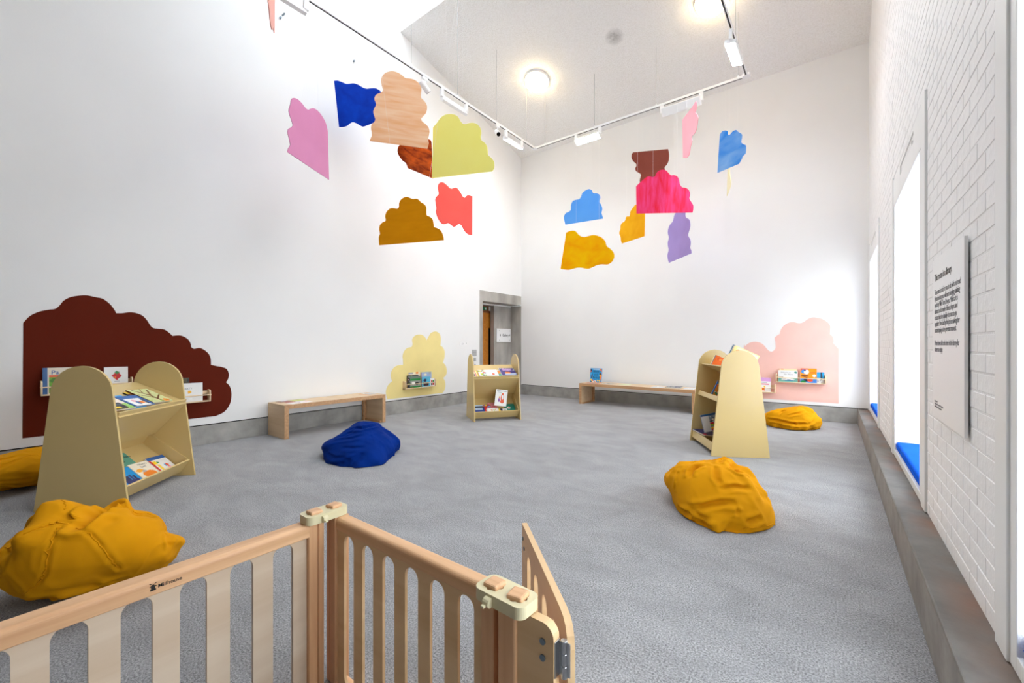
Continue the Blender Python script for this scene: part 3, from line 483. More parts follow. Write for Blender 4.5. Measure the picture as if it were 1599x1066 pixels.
351,338,321,301,279,256,235,215,196,179,165,153,144,136,130,125,121,118,115,113,111],[465,432,402,384,373,367,363,363,363,365,366,367,365,362,355,345,331,312,291,269,251,229,207,189,173,160,149,140,133,126,122,118,115,114,112,111],[465,425,399,382,371,364,361,359,360,360,361,361,359,356,349,340,327,315,300,279,254,225,203,186,173,159,151,142,134,127,121,117,115,113,112,111],[465,423,397,381,369,
361,357,354,353,353,352,352,350,347,341,332,319,308,297,278,253,228,204,190,174,164,151,142,133,129,124,119,115,113,112,111],[465,425,397,378,365,356,351,346,344,342,340,339,340,340,334,321,307,297,281,263,232,208,203,186,170,163,152,146,135,129,124,122,117,114,112,111],[465,424,397,374,363,351,343,338,333,330,327,326,328,333,333,329,312,295,276,257,235,215,204,185,163,162,154,144,140,132,126,121,
118,115,113,111],[465,420,387,367,354,345,337,330,323,318,314,314,317,326,328,323,299,280,265,256,239,218,199,191,175,156,154,144,139,137,128,123,121,117,114,111],[465,419,384,363,349,339,331,322,315,309,304,304,307,318,323,325,315,294,273,248,236,227,215,189,180,164,145,145,141,134,129,125,122,118,114,111],[465,419,386,361,347,336,328,319,310,303,298,297,299,307,315,318,312,280,260,255,242,225,
216,202,175,156,155,146,137,134,133,126,119,117,114,111],[465,419,387,361,347,336,327,318,308,301,295,294,296,302,311,314,313,299,275,248,237,231,217,197,181,177,160,138,137,139,136,126,120,117,114,111],[465,419,386,363,350,339,330,321,310,302,296,293,293,296,306,311,311,301,273,265,254,239,219,207,201,179,147,137,142,142,138,128,121,117,114,111],[465,420,387,367,356,345,336,329,320,311,304,298,
296,297,300,310,312,308,299,275,248,235,229,224,209,174,148,139,144,144,140,130,122,118,114,111],[465,425,394,377,373,357,347,339,333,325,318,311,305,304,306,310,316,318,312,285,268,267,258,245,227,189,159,144,143,144,141,132,124,120,115,111],[465,432,413,394,378,371,362,354,347,342,337,330,323,318,316,317,321,326,327,325,310,296,280,263,248,222,192,162,152,145,138,133,128,121,116,111],[465,435,
415,396,385,380,380,376,371,367,362,356,350,342,336,334,332,333,333,328,308,300,285,265,243,205,185,179,167,156,143,134,129,121,116,111],[465,439,424,419,404,397,395,400,408,407,401,393,385,377,371,364,356,351,347,337,323,301,286,263,244,221,201,186,173,157,145,138,129,121,116,111],[465,442,436,437,444,435,435,443,438,444,444,433,421,419,414,406,394,382,370,357,341,319,298,274,258,236,213,197,177,
161,150,138,129,122,116,111],[465,460,449,455,467,481,493,501,523,530,520,489,469,465,473,454,443,419,400,381,361,339,314,288,268,244,223,200,184,166,151,140,130,123,117,111],[465,465,470,481,500,520,531,505,505,508,511,511,510,510,507,496,478,451,426,403,380,356,331,304,277,251,228,206,186,169,155,143,133,125,118,111],[465,445,440,445,455,463,477,491,498,506,511,520,534,550,582,558,505,473,446,
420,394,369,342,314,284,258,235,212,192,175,160,148,136,127,119,111],[465,440,429,434,449,480,492,520,535,523,523,538,572,582,550,548,512,484,457,430,403,377,351,323,294,256,233,212,194,179,164,151,139,129,120,111],[465,441,434,447,454,467,489,503,523,571,617,630,599,588,571,545,518,489,460,430,406,381,356,318,299,273,251,227,205,184,165,153,141,130,121,111],[465,441,441,442,447,461,500,544,548,
574,591,587,587,578,569,545,518,488,456,415,393,379,348,320,302,284,255,230,205,187,170,153,141,131,121,111],[465,437,430,431,440,466,486,511,523,544,560,569,572,567,554,535,508,484,461,432,406,376,331,283,277,273,259,241,213,191,174,157,143,131,121,111],[465,436,425,428,441,457,477,488,509,526,541,550,553,548,536,517,493,432,400,377,360,337,305,256,238,254,250,223,192,168,156,146,137,130,121,
111],[465,436,426,426,439,445,458,476,493,509,524,533,536,529,512,477,428,437,415,387,350,325,293,243,226,244,242,223,187,159,147,139,133,128,120,111]],"cr":[[[-0.03,-0.34,0.278],[-0.031,-0.286,0.315],[-0.005,-0.244,0.339],[0.037,-0.21,0.355]],[[0.122,-0.222,0.359],[0.135,-0.289,0.336],[0.146,-0.332,0.309],[0.18,-0.365,0.274]],[[0.207,-0.152,0.353],[0.246,-0.172,0.336],[0.283,-0.063,0.309]],
[[-0.126,-0.27,0.275],[-0.129,-0.311,0.23],[-0.143,-0.308,0.169]],[[0.182,-0.389,0.248],[0.262,-0.327,0.266],[0.351,-0.235,0.248]],[[-0.019,-0.434,0.091],[0.093,-0.468,0.135],[0.203,-0.435,0.178],[0.288,-0.393,0.178]],[[-0.118,-0.324,0.043],[-0.0,-0.445,0.044],[0.095,-0.477,0.03],[0.219,-0.498,0.037]],[[-0.071,-0.358,0.0],[0.051,-0.462,0.013],[0.189,-0.518,0.034]],[[0.28,-0.419,0.143],[0.306,
-0.417,0.118]],[[0.353,-0.402,0.065],[0.393,-0.36,0.078],[0.423,-0.31,0.093]],[[0.294,-0.462,0.008],[0.356,-0.406,0.038],[0.425,-0.326,0.039],[0.479,-0.163,0.023]],[[0.127,-0.158,0.369],[0.133,-0.081,0.378],[0.143,0.0,0.371]],[[-0.094,-0.349,0.026],[0.031,-0.468,0.082],[0.096,-0.481,0.065],[0.205,-0.494,0.078]]]},"far":{"c":[-0.49,7.72,0.15],"r":[[325,302,291,281,277,284,298,287,299,315,324,320,
349,365,375,375,374,351,321,319,298,285,283,284,270,246,213,192,190,168,159,163,160,154,148,138],[325,302,289,279,272,280,294,308,297,312,314,321,355,369,377,378,377,359,315,315,311,288,275,260,263,253,234,203,198,171,160,164,161,154,148,138],[325,302,291,282,278,284,295,304,295,310,312,320,352,365,370,372,375,364,320,309,313,304,287,257,242,242,234,223,212,196,181,170,162,155,147,138],[325,304,
294,289,292,294,297,287,299,312,319,321,344,353,355,355,352,354,339,327,304,294,286,269,252,226,210,212,190,192,182,171,163,155,146,138],[325,307,298,292,293,281,287,291,305,302,317,318,326,342,346,343,333,317,316,320,310,295,278,254,241,225,227,214,198,186,176,168,160,154,146,138],[325,321,318,302,297,293,294,300,297,312,312,325,330,340,342,339,332,319,313,305,297,281,269,257,239,240,225,205,180,
181,174,167,160,155,146,138],[325,354,328,312,301,300,298,300,303,311,313,327,326,334,338,339,337,330,320,310,295,289,279,266,249,220,217,203,190,180,173,165,160,155,146,138],[325,340,328,323,312,304,302,304,303,313,318,327,327,333,337,337,335,329,320,308,289,271,263,236,221,223,211,198,186,177,169,164,159,151,144,138],[325,340,353,334,326,323,317,318,319,322,326,331,334,335,336,336,333,327,318,
304,291,269,261,243,227,215,202,191,182,174,167,160,153,148,143,138],[325,317,321,326,336,335,337,345,346,336,333,333,335,336,337,335,331,324,314,302,287,271,256,240,222,208,196,185,176,168,161,155,150,146,142,138],[325,323,323,322,318,321,329,334,335,332,332,333,335,337,336,334,328,320,309,294,278,260,244,228,214,201,189,179,171,164,158,153,149,145,142,138],[325,326,318,322,316,314,316,315,317,
321,326,333,335,338,336,332,325,315,302,282,263,244,231,218,205,193,183,174,166,160,155,151,148,145,142,138],[325,319,326,314,311,304,303,303,310,319,330,333,340,342,338,333,324,311,289,269,258,239,219,208,197,186,177,170,162,156,152,149,146,144,141,138],[325,310,309,308,300,299,303,314,318,322,329,343,348,344,344,340,331,310,289,266,247,235,214,202,187,180,171,164,159,154,150,147,145,143,141,
138],[325,320,305,297,297,304,307,314,325,326,340,334,343,346,352,355,351,339,318,292,270,223,214,204,189,175,167,157,154,151,149,146,144,142,141,138],[325,327,319,304,301,313,311,311,318,337,328,339,349,355,365,373,367,344,294,258,233,243,222,199,182,173,160,155,149,148,146,145,143,142,141,138],[325,333,321,312,311,304,310,324,320,326,323,340,351,371,380,389,380,344,306,299,265,216,197,203,188,
168,160,150,146,147,146,144,142,141,140,138],[325,330,313,305,300,293,303,319,340,321,318,339,352,376,387,398,386,364,350,310,244,214,223,186,178,172,163,154,151,145,144,143,142,141,140,138],[325,330,311,302,298,292,303,321,346,325,319,339,349,364,385,403,397,385,352,285,251,243,197,176,182,176,163,157,149,144,143,143,141,141,140,138],[325,331,314,307,303,299,312,333,355,339,324,341,357,367,390,
410,406,390,343,297,295,258,197,175,186,182,167,160,151,145,144,143,142,141,140,138],[325,335,321,316,320,319,329,341,337,366,341,330,355,379,401,414,414,396,353,314,311,265,200,179,189,185,170,165,159,149,146,145,143,141,140,138],[325,335,328,312,307,310,312,328,353,353,380,361,347,370,380,397,408,397,380,375,335,255,205,184,192,186,176,166,161,155,150,147,144,142,141,138],[325,328,314,307,307,
322,337,325,345,375,370,405,402,385,388,396,403,405,403,395,365,311,239,205,196,185,179,166,159,156,152,148,145,143,141,138],[325,315,315,310,309,313,330,357,341,365,366,387,386,375,377,382,385,388,385,380,367,340,311,264,228,205,187,178,168,160,155,150,147,144,142,138],[325,321,338,329,323,320,322,325,345,383,358,363,390,390,400,376,373,368,359,346,330,291,267,254,230,213,198,184,173,166,158,153,
149,145,142,138],[325,337,349,348,347,350,345,344,349,360,365,398,385,368,363,369,374,363,351,336,316,299,274,256,233,216,202,190,179,170,162,156,151,147,143,138],[325,336,340,365,382,382,388,390,401,393,371,368,372,384,390,398,378,367,354,339,322,304,283,261,242,227,211,197,185,175,166,159,153,148,143,138],[325,332,344,359,380,399,410,408,386,364,353,353,362,384,425,423,396,376,359,344,328,311,
292,273,254,236,220,205,192,180,170,162,155,149,144,138],[325,328,349,393,435,447,422,383,367,356,350,352,363,382,411,403,388,374,360,346,332,316,299,280,262,246,229,215,201,187,176,166,157,150,144,138],[325,359,394,374,371,378,368,365,361,349,348,354,364,373,396,390,376,368,358,347,334,320,304,288,274,257,238,220,205,191,181,172,162,153,145,138],[325,367,349,349,340,335,330,334,340,346,337,330,
364,384,407,405,380,368,358,347,334,319,304,286,277,263,243,222,206,193,182,172,165,156,147,138],[325,366,346,327,316,317,327,315,330,334,336,356,361,349,362,370,373,363,351,332,321,312,299,280,265,245,238,211,197,194,183,174,166,158,148,138],[325,324,327,315,310,315,299,319,339,336,328,358,362,342,354,372,369,358,340,317,305,294,285,269,256,246,242,232,213,186,182,174,165,157,148,138],[325,309,
302,296,298,287,306,322,312,342,338,329,356,367,375,375,372,368,344,311,298,290,288,287,277,265,252,237,221,204,190,176,166,157,148,138],[325,305,297,294,301,299,297,300,325,317,315,343,345,345,369,377,377,376,360,313,296,292,302,300,288,270,251,231,218,202,185,173,165,156,147,138],[325,304,294,288,288,295,304,292,315,303,326,327,329,362,372,373,372,366,360,329,299,290,299,295,276,240,215,196,195,
172,162,165,162,155,148,138]],"cr":[[[-0.301,-0.264,0.114],[-0.177,-0.323,0.117],[0.017,-0.394,0.097],[0.202,-0.317,0.099]],[[-0.154,-0.296,0.203],[-0.109,-0.248,0.245],[-0.046,-0.231,0.27]],[[0.301,-0.074,0.199],[0.269,-0.236,0.134],[0.199,-0.329,0.08]],[[-0.286,-0.24,0.038],[0.044,-0.405,0.038],[0.329,-0.153,0.05]],[[0.05,-0.38,0.115],[0.076,-0.381,0.07]],[[-0.044,-0.334,0.196],[0.1,-0.293,
0.243],[0.209,-0.14,0.271]]]},"back":{"c":[-5.62,-0.02,0.2],"r":[[175,174,174,174,175,176,179,183,189,197,206,218,231,247,262,278,292,304,314,320,321,316,307,295,281,266,251,238,225,214,205,197,190,184,179,174],[175,175,175,176,177,180,183,188,195,203,211,224,239,255,274,295,310,310,334,343,340,328,311,292,277,261,246,232,220,209,200,193,187,182,178,174],[175,175,176,178,180,183,185,189,194,201,
207,215,221,231,245,270,310,343,359,363,354,333,299,263,254,239,227,217,207,199,192,187,182,179,176,174],[175,176,178,180,181,183,184,187,189,192,191,190,171,211,257,322,355,377,389,387,372,345,303,264,219,206,199,194,189,185,181,179,177,175,174,174],[175,176,178,179,181,181,181,180,178,174,170,202,240,257,299,348,397,422,427,418,396,359,313,274,224,184,175,173,171,170,170,170,171,172,173,174],
[175,177,179,179,178,178,176,171,164,140,189,236,288,299,348,411,450,470,469,453,424,374,308,249,236,225,159,151,154,157,159,162,165,168,171,174],[175,176,178,178,177,175,170,159,135,185,229,280,297,379,433,479,514,519,507,487,455,398,328,245,220,177,140,126,138,145,150,156,160,165,169,174],[175,174,174,174,174,171,167,163,188,215,222,269,353,386,477,534,551,549,535,513,480,415,334,237,207,169,
157,123,126,135,143,151,157,163,168,174],[175,174,172,171,169,164,153,129,165,239,289,288,352,459,524,566,574,567,554,534,503,445,320,229,201,167,160,121,121,131,140,148,155,162,168,174],[175,173,172,170,166,158,142,119,147,203,302,350,372,475,539,567,573,569,561,550,511,450,319,225,195,155,124,110,117,129,139,147,155,161,168,174],[175,174,173,172,168,159,144,120,145,192,259,350,385,476,538,561,
564,559,549,532,484,413,297,219,200,182,127,110,122,132,141,149,156,162,168,174],[175,176,176,177,176,169,154,128,156,205,274,375,436,484,526,542,544,539,532,499,450,335,243,216,176,170,127,122,130,138,145,152,158,163,168,174],[175,178,182,186,187,185,179,179,221,275,331,368,385,444,484,499,502,496,481,440,381,297,247,196,188,134,118,130,138,144,150,155,160,165,169,174],[175,181,188,192,196,198,
196,190,163,204,250,296,348,402,438,453,454,443,418,375,304,241,211,213,154,131,136,143,148,153,157,161,164,167,171,174],[175,182,190,197,203,208,210,205,196,222,264,315,352,383,405,415,412,395,361,313,261,228,225,168,161,159,158,159,161,163,164,166,168,170,172,174],[175,184,193,203,211,219,227,233,235,235,274,307,328,358,378,386,380,361,326,283,245,201,174,175,178,178,176,175,173,173,172,172,173,
173,173,174],[175,184,194,205,217,227,240,251,261,270,271,250,303,334,357,366,364,350,327,304,240,233,219,211,204,199,194,189,185,182,180,178,177,175,175,174],[175,184,194,205,216,229,243,256,268,280,290,298,308,319,343,354,354,344,324,301,281,265,250,237,226,216,208,201,195,190,186,183,180,178,176,174],[175,184,193,203,213,224,237,249,263,276,289,301,313,324,333,338,338,332,321,307,292,277,263,
249,237,226,216,208,201,195,190,186,182,179,176,174],[175,183,190,199,208,217,227,238,249,260,270,281,290,298,303,307,307,304,297,289,279,268,257,246,237,226,217,210,203,197,192,187,183,180,177,174],[175,181,187,193,200,207,213,220,227,233,239,245,251,255,258,260,260,258,256,252,247,241,235,228,222,216,210,205,201,195,191,187,183,180,177,174],[175,179,183,186,190,193,196,199,201,203,205,208,209,
211,214,213,212,212,211,210,208,206,204,202,200,198,196,194,192,189,187,185,182,179,177,174],[175,177,178,179,180,180,179,179,177,177,176,175,174,174,174,173,173,173,173,173,174,174,175,176,177,178,179,180,181,182,182,181,180,178,176,174],[175,175,174,173,171,168,165,162,159,155,153,150,148,146,145,144,144,144,145,145,147,149,151,154,157,160,164,167,170,173,176,177,178,177,175,174],[175,173,170,
167,163,159,154,149,145,140,136,133,130,129,126,125,124,124,125,126,128,131,134,138,142,146,151,156,161,166,169,172,174,174,174,174],[175,172,168,163,158,153,147,141,135,130,125,122,119,117,114,113,112,112,112,114,116,119,122,126,131,136,142,148,154,159,164,168,171,172,173,174],[175,171,166,161,155,148,142,135,129,124,119,115,112,109,108,106,105,105,105,107,109,111,115,120,125,130,136,143,149,155,
161,165,169,171,173,174],[175,170,165,159,153,146,139,132,126,121,116,112,109,106,105,103,102,102,102,103,106,108,112,116,121,127,134,140,147,153,159,164,168,170,172,174],[175,170,165,158,152,145,138,131,125,120,115,112,108,106,105,103,102,102,103,104,106,109,112,117,122,128,134,141,147,154,160,164,168,171,172,174],[175,170,164,159,152,146,139,133,127,122,118,114,111,109,108,108,106,106,107,108,
110,113,116,121,126,132,138,144,150,157,162,166,169,171,173,174],[175,170,165,160,154,148,142,136,131,126,123,119,117,116,115,115,115,115,116,117,119,122,125,130,135,140,146,151,157,162,167,170,172,173,174,174],[175,171,166,162,157,152,147,142,138,134,131,129,127,127,127,128,130,130,131,133,135,138,141,145,150,154,159,163,167,171,174,176,177,176,175,174],[175,171,168,165,161,157,153,150,147,145,
144,143,143,144,146,148,151,153,155,158,160,163,166,169,172,175,177,180,181,182,183,182,181,179,176,174],[175,172,170,167,165,163,161,160,159,159,160,162,165,168,172,176,181,186,190,193,196,198,200,201,201,201,201,199,197,195,192,189,185,181,177,174],[175,173,171,170,169,168,168,169,171,174,178,183,190,197,204,212,220,228,234,238,240,241,241,238,235,230,225,219,213,206,200,194,188,183,178,174],
[175,174,173,172,172,173,174,177,182,187,195,203,214,225,237,249,261,271,279,284,286,285,280,273,265,254,244,233,223,213,204,197,190,184,179,174]],"cr":[[[0.284,0.132,0.31],[0.262,0.192,0.314],[0.21,0.3,0.319],[0.197,0.342,0.319]],[[0.324,0.187,0.268],[0.293,0.257,0.289],[0.217,0.341,0.312],[0.185,0.421,0.305]],[[-0.009,0.391,0.337],[0.112,0.383,0.33]],[[0.305,0.159,0.161],[0.274,0.286,0.128],
[0.264,0.396,0.125]],[[0.24,0.161,0.113],[0.195,0.292,0.068],[0.227,0.393,0.086]]]}}}

# ================================================================ the setting
I4 = Matrix.Identity(4)
def structure(o): o['kind'] = 'structure'; return o

structure(Mesh().box((-8.2, YF, -0.12), (0.32, YB + 0.4, 0.0)).build('floor', M['carpet']))
structure(Mesh().box((1.6, -20, -0.6), (40, 30, -0.5)).build('ground', M['grey']))

# left wall: plaster in front of a core, a shadow gap over the concrete skirting, a doorway at its far end
DY0 = 6.975
wl = Mesh()
wl.box((-6.59, YF, 0.25), (XL, DY0, RLZ)).box((-6.59, DY0, 2.47), (XL, YB + 0.3, RLZ))
wall_left = structure(wl.build('wall_left', M['wall']))
structure(Mesh().box((-6.59, YF, 0.0), (XL - 0.02, DY0, 0.25)).build('trim_1', M['gap']))
structure(Mesh().box((-6.5, YF, 0.0), (XL + 0.004, DY0, 0.236)).build('baseboard_left', M['skirt'], bevel=0.004))
# back wall
structure(Mesh().box((XL, YB, 0.25), (XR + 0.6, YB + 0.3, 6.6)).build('wall_back', M['wall']))
structure(Mesh().box((XL, YB + 0.02, 0.0), (XR, YB + 0.3, 0.25)).build('trim_2', M['gap']))
structure(Mesh().box((XL - 0.0, YB - 0.004, 0.0), (0.40, YB + 0.2, 0.236)).build('baseboard_back', M['skirt'], bevel=0.004))
# unseen wall behind the camera, made concrete to cut bounced light
structure(Mesh().box((XL - 0.34, YF - 0.2, 0.0), (XR + 0.6, YF, RLZ)).build('wall_front', M['conc']))

# unseen low soffit and bulkhead added behind the camera to dim the near end
structure(Mesh().box((XL, YF, 2.7), (XR, -0.35, 2.9)).box((XL, -0.45, 2.9), (XR, -0.35, 7.2)).build('ceiling_light_blocker', M['conc']))
# ceiling: slope from the back wall up to the rooflight, level part behind it
SLOPE = 0.265
ZB = 5.955
ZE = ZB + SLOPE * (YB - RL1)
cm = Mesh()
prof = [(YB + 0.3, ZB - SLOPE * 0.3), (YB + 0.3, ZB + 1.2), (RL1, ZE + 0.35), (RL1, ZE)]
vs = [(x, y, z) for x in (XL - 0.3, XR + 0.55) for y, z in prof]
cm.add(vs, [(0, 1, 2, 3), (7, 6, 5, 4), (0, 4, 5, 1), (1, 5, 6, 2), (2, 6, 7, 3), (3, 7, 4, 0)])
cm.box((XL - 0.3, YF - 0.2, ZE), (XR + 0.55, RL0, ZE + 0.3))
ceiling = structure(cm.build('ceiling', M['ceil']))
# rooflight kerb walls and glazing
kb = Mesh().box((XL - 0.3, RL1 + 0.001, ZE + 0.36), (XR + 0.55, RL1 + 0.2, RLZ)).box((XL - 0.3, RL0 - 0.2, ZE + 0.3), (XR + 0.55, RL0, RLZ))
structure(kb.build('trim_3', M['wall']))
rl = thing('window_5', None, None); structure(rl)
for k in range(5):
    x0 = XL + k * 6.7 / 5
    Mesh().box((x0 + 0.03, RL0, RLZ - 0.02), (x0 + 6.7 / 5 - 0.03, RL1, RLZ)).build('pane', M['roofglass'], rl)
for k in range(6):
    x0 = XL + k * 6.7 / 5
    Mesh().box((x0 - 0.03, RL0, RLZ - 0.06), (x0 + 0.03, RL1, RLZ + 0.04)).build('glazing_bar', M['white'], rl, bevel=0.004)

# right wall: painted brick with four deep window openings above a wide concrete plinth
core = Mesh()
edges = [YF]
for a, b in sorted(WIN): edges += [a, b]
edges.append(YB + 0.3)
CX0, CX1 = XR + 0.0022, XR + 0.55
for i in range(0, len(edges), 2): core.box((CX0, edges[i], 0.0), (CX1, edges[i + 1], RLZ))
for a, b in WIN:
    core.box((CX0, a, 0.0), (CX1, b, SILL)); core.box((CX0, a, HEAD), (CX1, b, RLZ))
wall_right = structure(core.build('wall_right', M['mortar']))
structure(Mesh().box((0.312, YF, 0.0), (XR + 0.02, YB, 0.24)).build('baseboard_right', M['plinth'], bevel=0.008))

BL, BH, JT = 0.219, 0.069, 0.006
cand = []
def clear_of_windows(y0, y1, z0, z1):
    spans = [(y0, y1)]
    if z0 < 2.78:
        for a, b in WIN:
            ka, kb_ = a - 0.275, b + 0.185
            out = []
            for s0, s1 in spans:
                if s1 <= ka or s0 >= kb_: out.append((s0, s1))
                else:
                    if s0 < ka - 0.02: out.append((s0, ka))
                    if s1 > kb_ + 0.02: out.append((kb_, s1))
            spans = out
    return spans
row = 0
z = 0.245
while z < 8.2:
    y = -0.4 - (0.1125 if row % 2 else 0)
    while y < 8.5:
        for s0, s1 in clear_of_windows(y, y + BL, z, z + BH):
            cand.append((s0, s1, z, random.uniform(-0.0009, 0.0007)))
        y += BL + JT
    z += BH + JT; row += 1
def seen(c):
    y, zz = (c[0] + c[1]) / 2, c[2]
    f = 0.7944 * y - 0.6074 * XR; r = 0.6074 * y + 0.7944 * XR
    return f > 0.3 and abs(r / f) < 1.23 and abs((zz - 1.25) / f) < 0.83
def apparent(c):
    y = (c[0] + c[1]) / 2
    return -(0.7944 * y - 0.6074 * XR) - abs(c[2] - 1.25) * 0.15
cand.sort(key=lambda c: (seen(c), apparent(c)), reverse=True)
near_b, far_b = cand[:290], cand[290:]
brick_meshes = {}
def brick_mesh(length):
    k = round(length, 3)
    if k not in brick_meshes:
        x0, x1, b = 0.0005, 0.003, 0.003
        h = BH
        vs = [(x1, 0, 0), (x1, k, 0), (x1, k, h), (x1, 0, h), (x0, b, b), (x0, k - b, b), (x0, k - b, h - b), (x0, b, h - b)]
        me = bpy.data.meshes.new('brick')
        me.from_pydata(vs, [], [(4, 7, 6, 5), (0, 4, 5, 1), (1, 5, 6, 2), (2, 6, 7, 3), (3, 7, 4, 0)])
        me.materials.append(M['brick']); me.update(); brick_meshes[k] = me
    return brick_meshes[k]
for c in near_b:
    o = bpy.data.objects.new('brick', brick_mesh(c[1] - c[0])); COL.objects.link(o)
    o.parent = wall_right; o.location = (XR + c[3], c[0], c[2])
fb = Mesh()
for c in far_b:
    x0, x1, b = XR + c[3], XR + 0.0022, 0.003
    y0, y1, z0, z1 = c[0], c[1], c[2], c[2] + BH
    fb.add([(x1, y0, z0), (x1, y1, z0), (x1, y1, z1), (x1, y0, z1), (x0, y0 + b, z0 + b), (x0, y1 - b, z0 + b), (x0, y1 - b, z1 - b), (x0, y0 + b, z1 - b)],
           [(4, 7, 6, 5), (0, 4, 5, 1), (1, 5, 6, 2), (2, 6, 7, 3), (3, 7, 4, 0)])
tag(fb.build('brickwork', M['brick'], wall_right), kind='stuff')

for n, (a, b) in enumerate(WIN, 1):
    w = structure(thing('window_%d' % n, None, None, Matrix.Translation((XR, a, SILL))))
    W, Hh = b - a, HEAD - SILL
    fr = Mesh().box((0.5, 0, 0), (0.56, 0.05, Hh)).box((0.5, W - 0.05, 0), (0.56, W, Hh)).box((0.5, 0, 0), (0.56, W, 0.05)).box((0.5, 0, Hh - 0.05), (0.56, W, Hh))
    fr.build('window_frame', M['trim'], w, bevel=0.004)
    Mesh().box((0.525, 0.05, 0.05), (0.535, W - 0.05, Hh - 0.05)).build('pane', M['glass'], w)
    cs = Mesh()
    cs.box((-0.012, -0.27, -0.055), (0.003, -0.135, Hh + 0.28)).box((-0.002, -0.135, -0.055), (0.003, 0.0, Hh))
    cs.box((-0.004, W, -0.055), (0.003, W + 0.06, Hh)).box((-0.012, W + 0.06, -0.055), (0.003, W + 0.18, Hh + 0.28))
    cs.box((-0.004, -0.135, -0.055), (0.003, W, 0.0))
    s0, s1 = 0.22, 0.95                              # blind slot in the head board
    cs.box((-0.006, -0.135, Hh), (0.003, s0, Hh + 0.255)).box((-0.006, s1, Hh), (0.003, W + 0.06, Hh + 0.255))
    cs.box((-0.006, s0, Hh), (0.003, s1, Hh + 0.155)).box((-0.006, s0, Hh + 0.23), (0.003, s1, Hh + 0.255))
    cs.build('casing', M['trim'], w, bevel=0.003)
    Mesh().box((0.004, s0 - 0.01, Hh + 0.15), (0.019, s1 + 0.01, Hh + 0.235)).build('blind_slot', M['dark'], w)
    Mesh().tube([(0.0, s0 + 0.08, Hh + 0.19), (0.0, s0 + 0.11, Hh + 0.21), (0.0, s0 + 0.14, Hh + 0.19), (0.0, s0 + 0.11, Hh + 0.17), (0.0, s0 + 0.08, Hh + 0.19)], 0.004, 6).build('blind_pull', M['white'], w)

# doorway at the far end of the left wall: concrete lintel, jamb and passage with an oak door
dw = structure(thing('door_1', None, None, Matrix.Translation((XL, DY0, 0))))
Mesh().box((-0.34, 0.0, 2.235), (0.003, YB - DY0, 2.47)).build('lintel', M['conc'], dw, bevel=0.006)
Mesh().box((-0.34, 0.0, 0.0), (0.003, 0.11, 2.235)).build('jamb', M['conc'], dw, bevel=0.006)
Mesh().box((-1.2, YB - DY0, 0.0), (0.0, YB - DY0 + 0.25, 2.235)).build('reveal', M['conc'], dw)
Mesh().box((-0.45, 7.88 - DY0, 0.0), (-0.335, YB - DY0 + 0.02, 2.24)).build('passage_wall', M['conc'], dw)
Mesh().box((-1.3, -0.6, 2.21), (-0.33, YB - DY0 + 0.1, 2.4)).build('soffit', M['wall'], dw)
Mesh().box((-1.3, -0.75, 0.0), (-0.34, -0.6, 2.4)).build('passage_wall', M['wall'], dw)
Mesh().box((-1.3, -0.7, 0.0), (-1.2, YB - DY0 + 0.2, 2.4)).build('passage_wall', M['conc'], dw)
lf = Mesh().box((-0.545, -0.1, 0.01), (-0.5, 8.03 - DY0, 2.03)).build('door_leaf', M['door'], dw)
Mesh().box((-0.499, 7.86 - DY0, 0.35), (-0.494, 8.005 - DY0, 1.66)).build('vision_panel', M['dglass'], lf, bevel=0.002)
df = Mesh().box((-0.56, 8.03 - DY0, 0.0), (-0.47, 8.13 - DY0, 2.205)).box((-0.56, -0.1, 2.03), (-0.475, 8.03 - DY0, 2.075)).box((-0.55, -0.1, 2.075), (-0.505, 8.03 - DY0, 2.205))
df.build('door_frame', M['doorframe'], dw, bevel=0.003)

# ================================================================ pieces fixed to the setting
ex = thing('exit_sign', 'small green illuminated exit sign above the oak door in the doorway', 'sign', Matrix.Translation((XL - 0.503, 7.66, 2.09)))
Mesh().box((0, 0, 0), (0.03, 0.12, 0.085)).build('sign_face', M['green'], ex, bevel=0.003)
Mesh().box((0.031, 0.055, 0.02), (0.033, 0.085, 0.065)).box((0.031, 0.03, 0.036), (0.033, 0.06, 0.048)).build('arrow', M['white'], ex)
em = thing('emergency_light', 'white box beside the green exit sign above the oak door', 'light', Matrix.Translation((XL - 0.503, 7.86, 2.085)))
Mesh().box((0, 0, 0), (0.05, 0.075, 0.1)).build('housing', M['white'], em, bevel=0.01)
gs = thing('gallery_sign', 'white square direction sign screwed to the concrete inside the doorway', 'sign', axes((XL - 0.33, 7.96, 1.315), (0, 1, 0), (0, 0, 1)))
Mesh().box((0, 0, 0), (0.56, 0.335, 0.02)).build('board', M['white'], gs, bevel=0.003)
for x in (0.1, 0.5):
    for y in (0.05, 0.285):
        Mesh().tube([(x, y, 0.02), (x, y, 0.026)], 0.012, 10).build('screw', M['steel'], gs)
text('lettering', 'Gallery 4', 0.085, M['ink'], gs, Matrix.Translation((0.215, 0.145, 0.0206)), bold=0.001)
Mesh().add([(0.10, 0.172, 0.021), (0.145, 0.20, 0.021), (0.145, 0.144, 0.021)], [(0, 2, 1)]).build('arrow', M['ink'], gs)

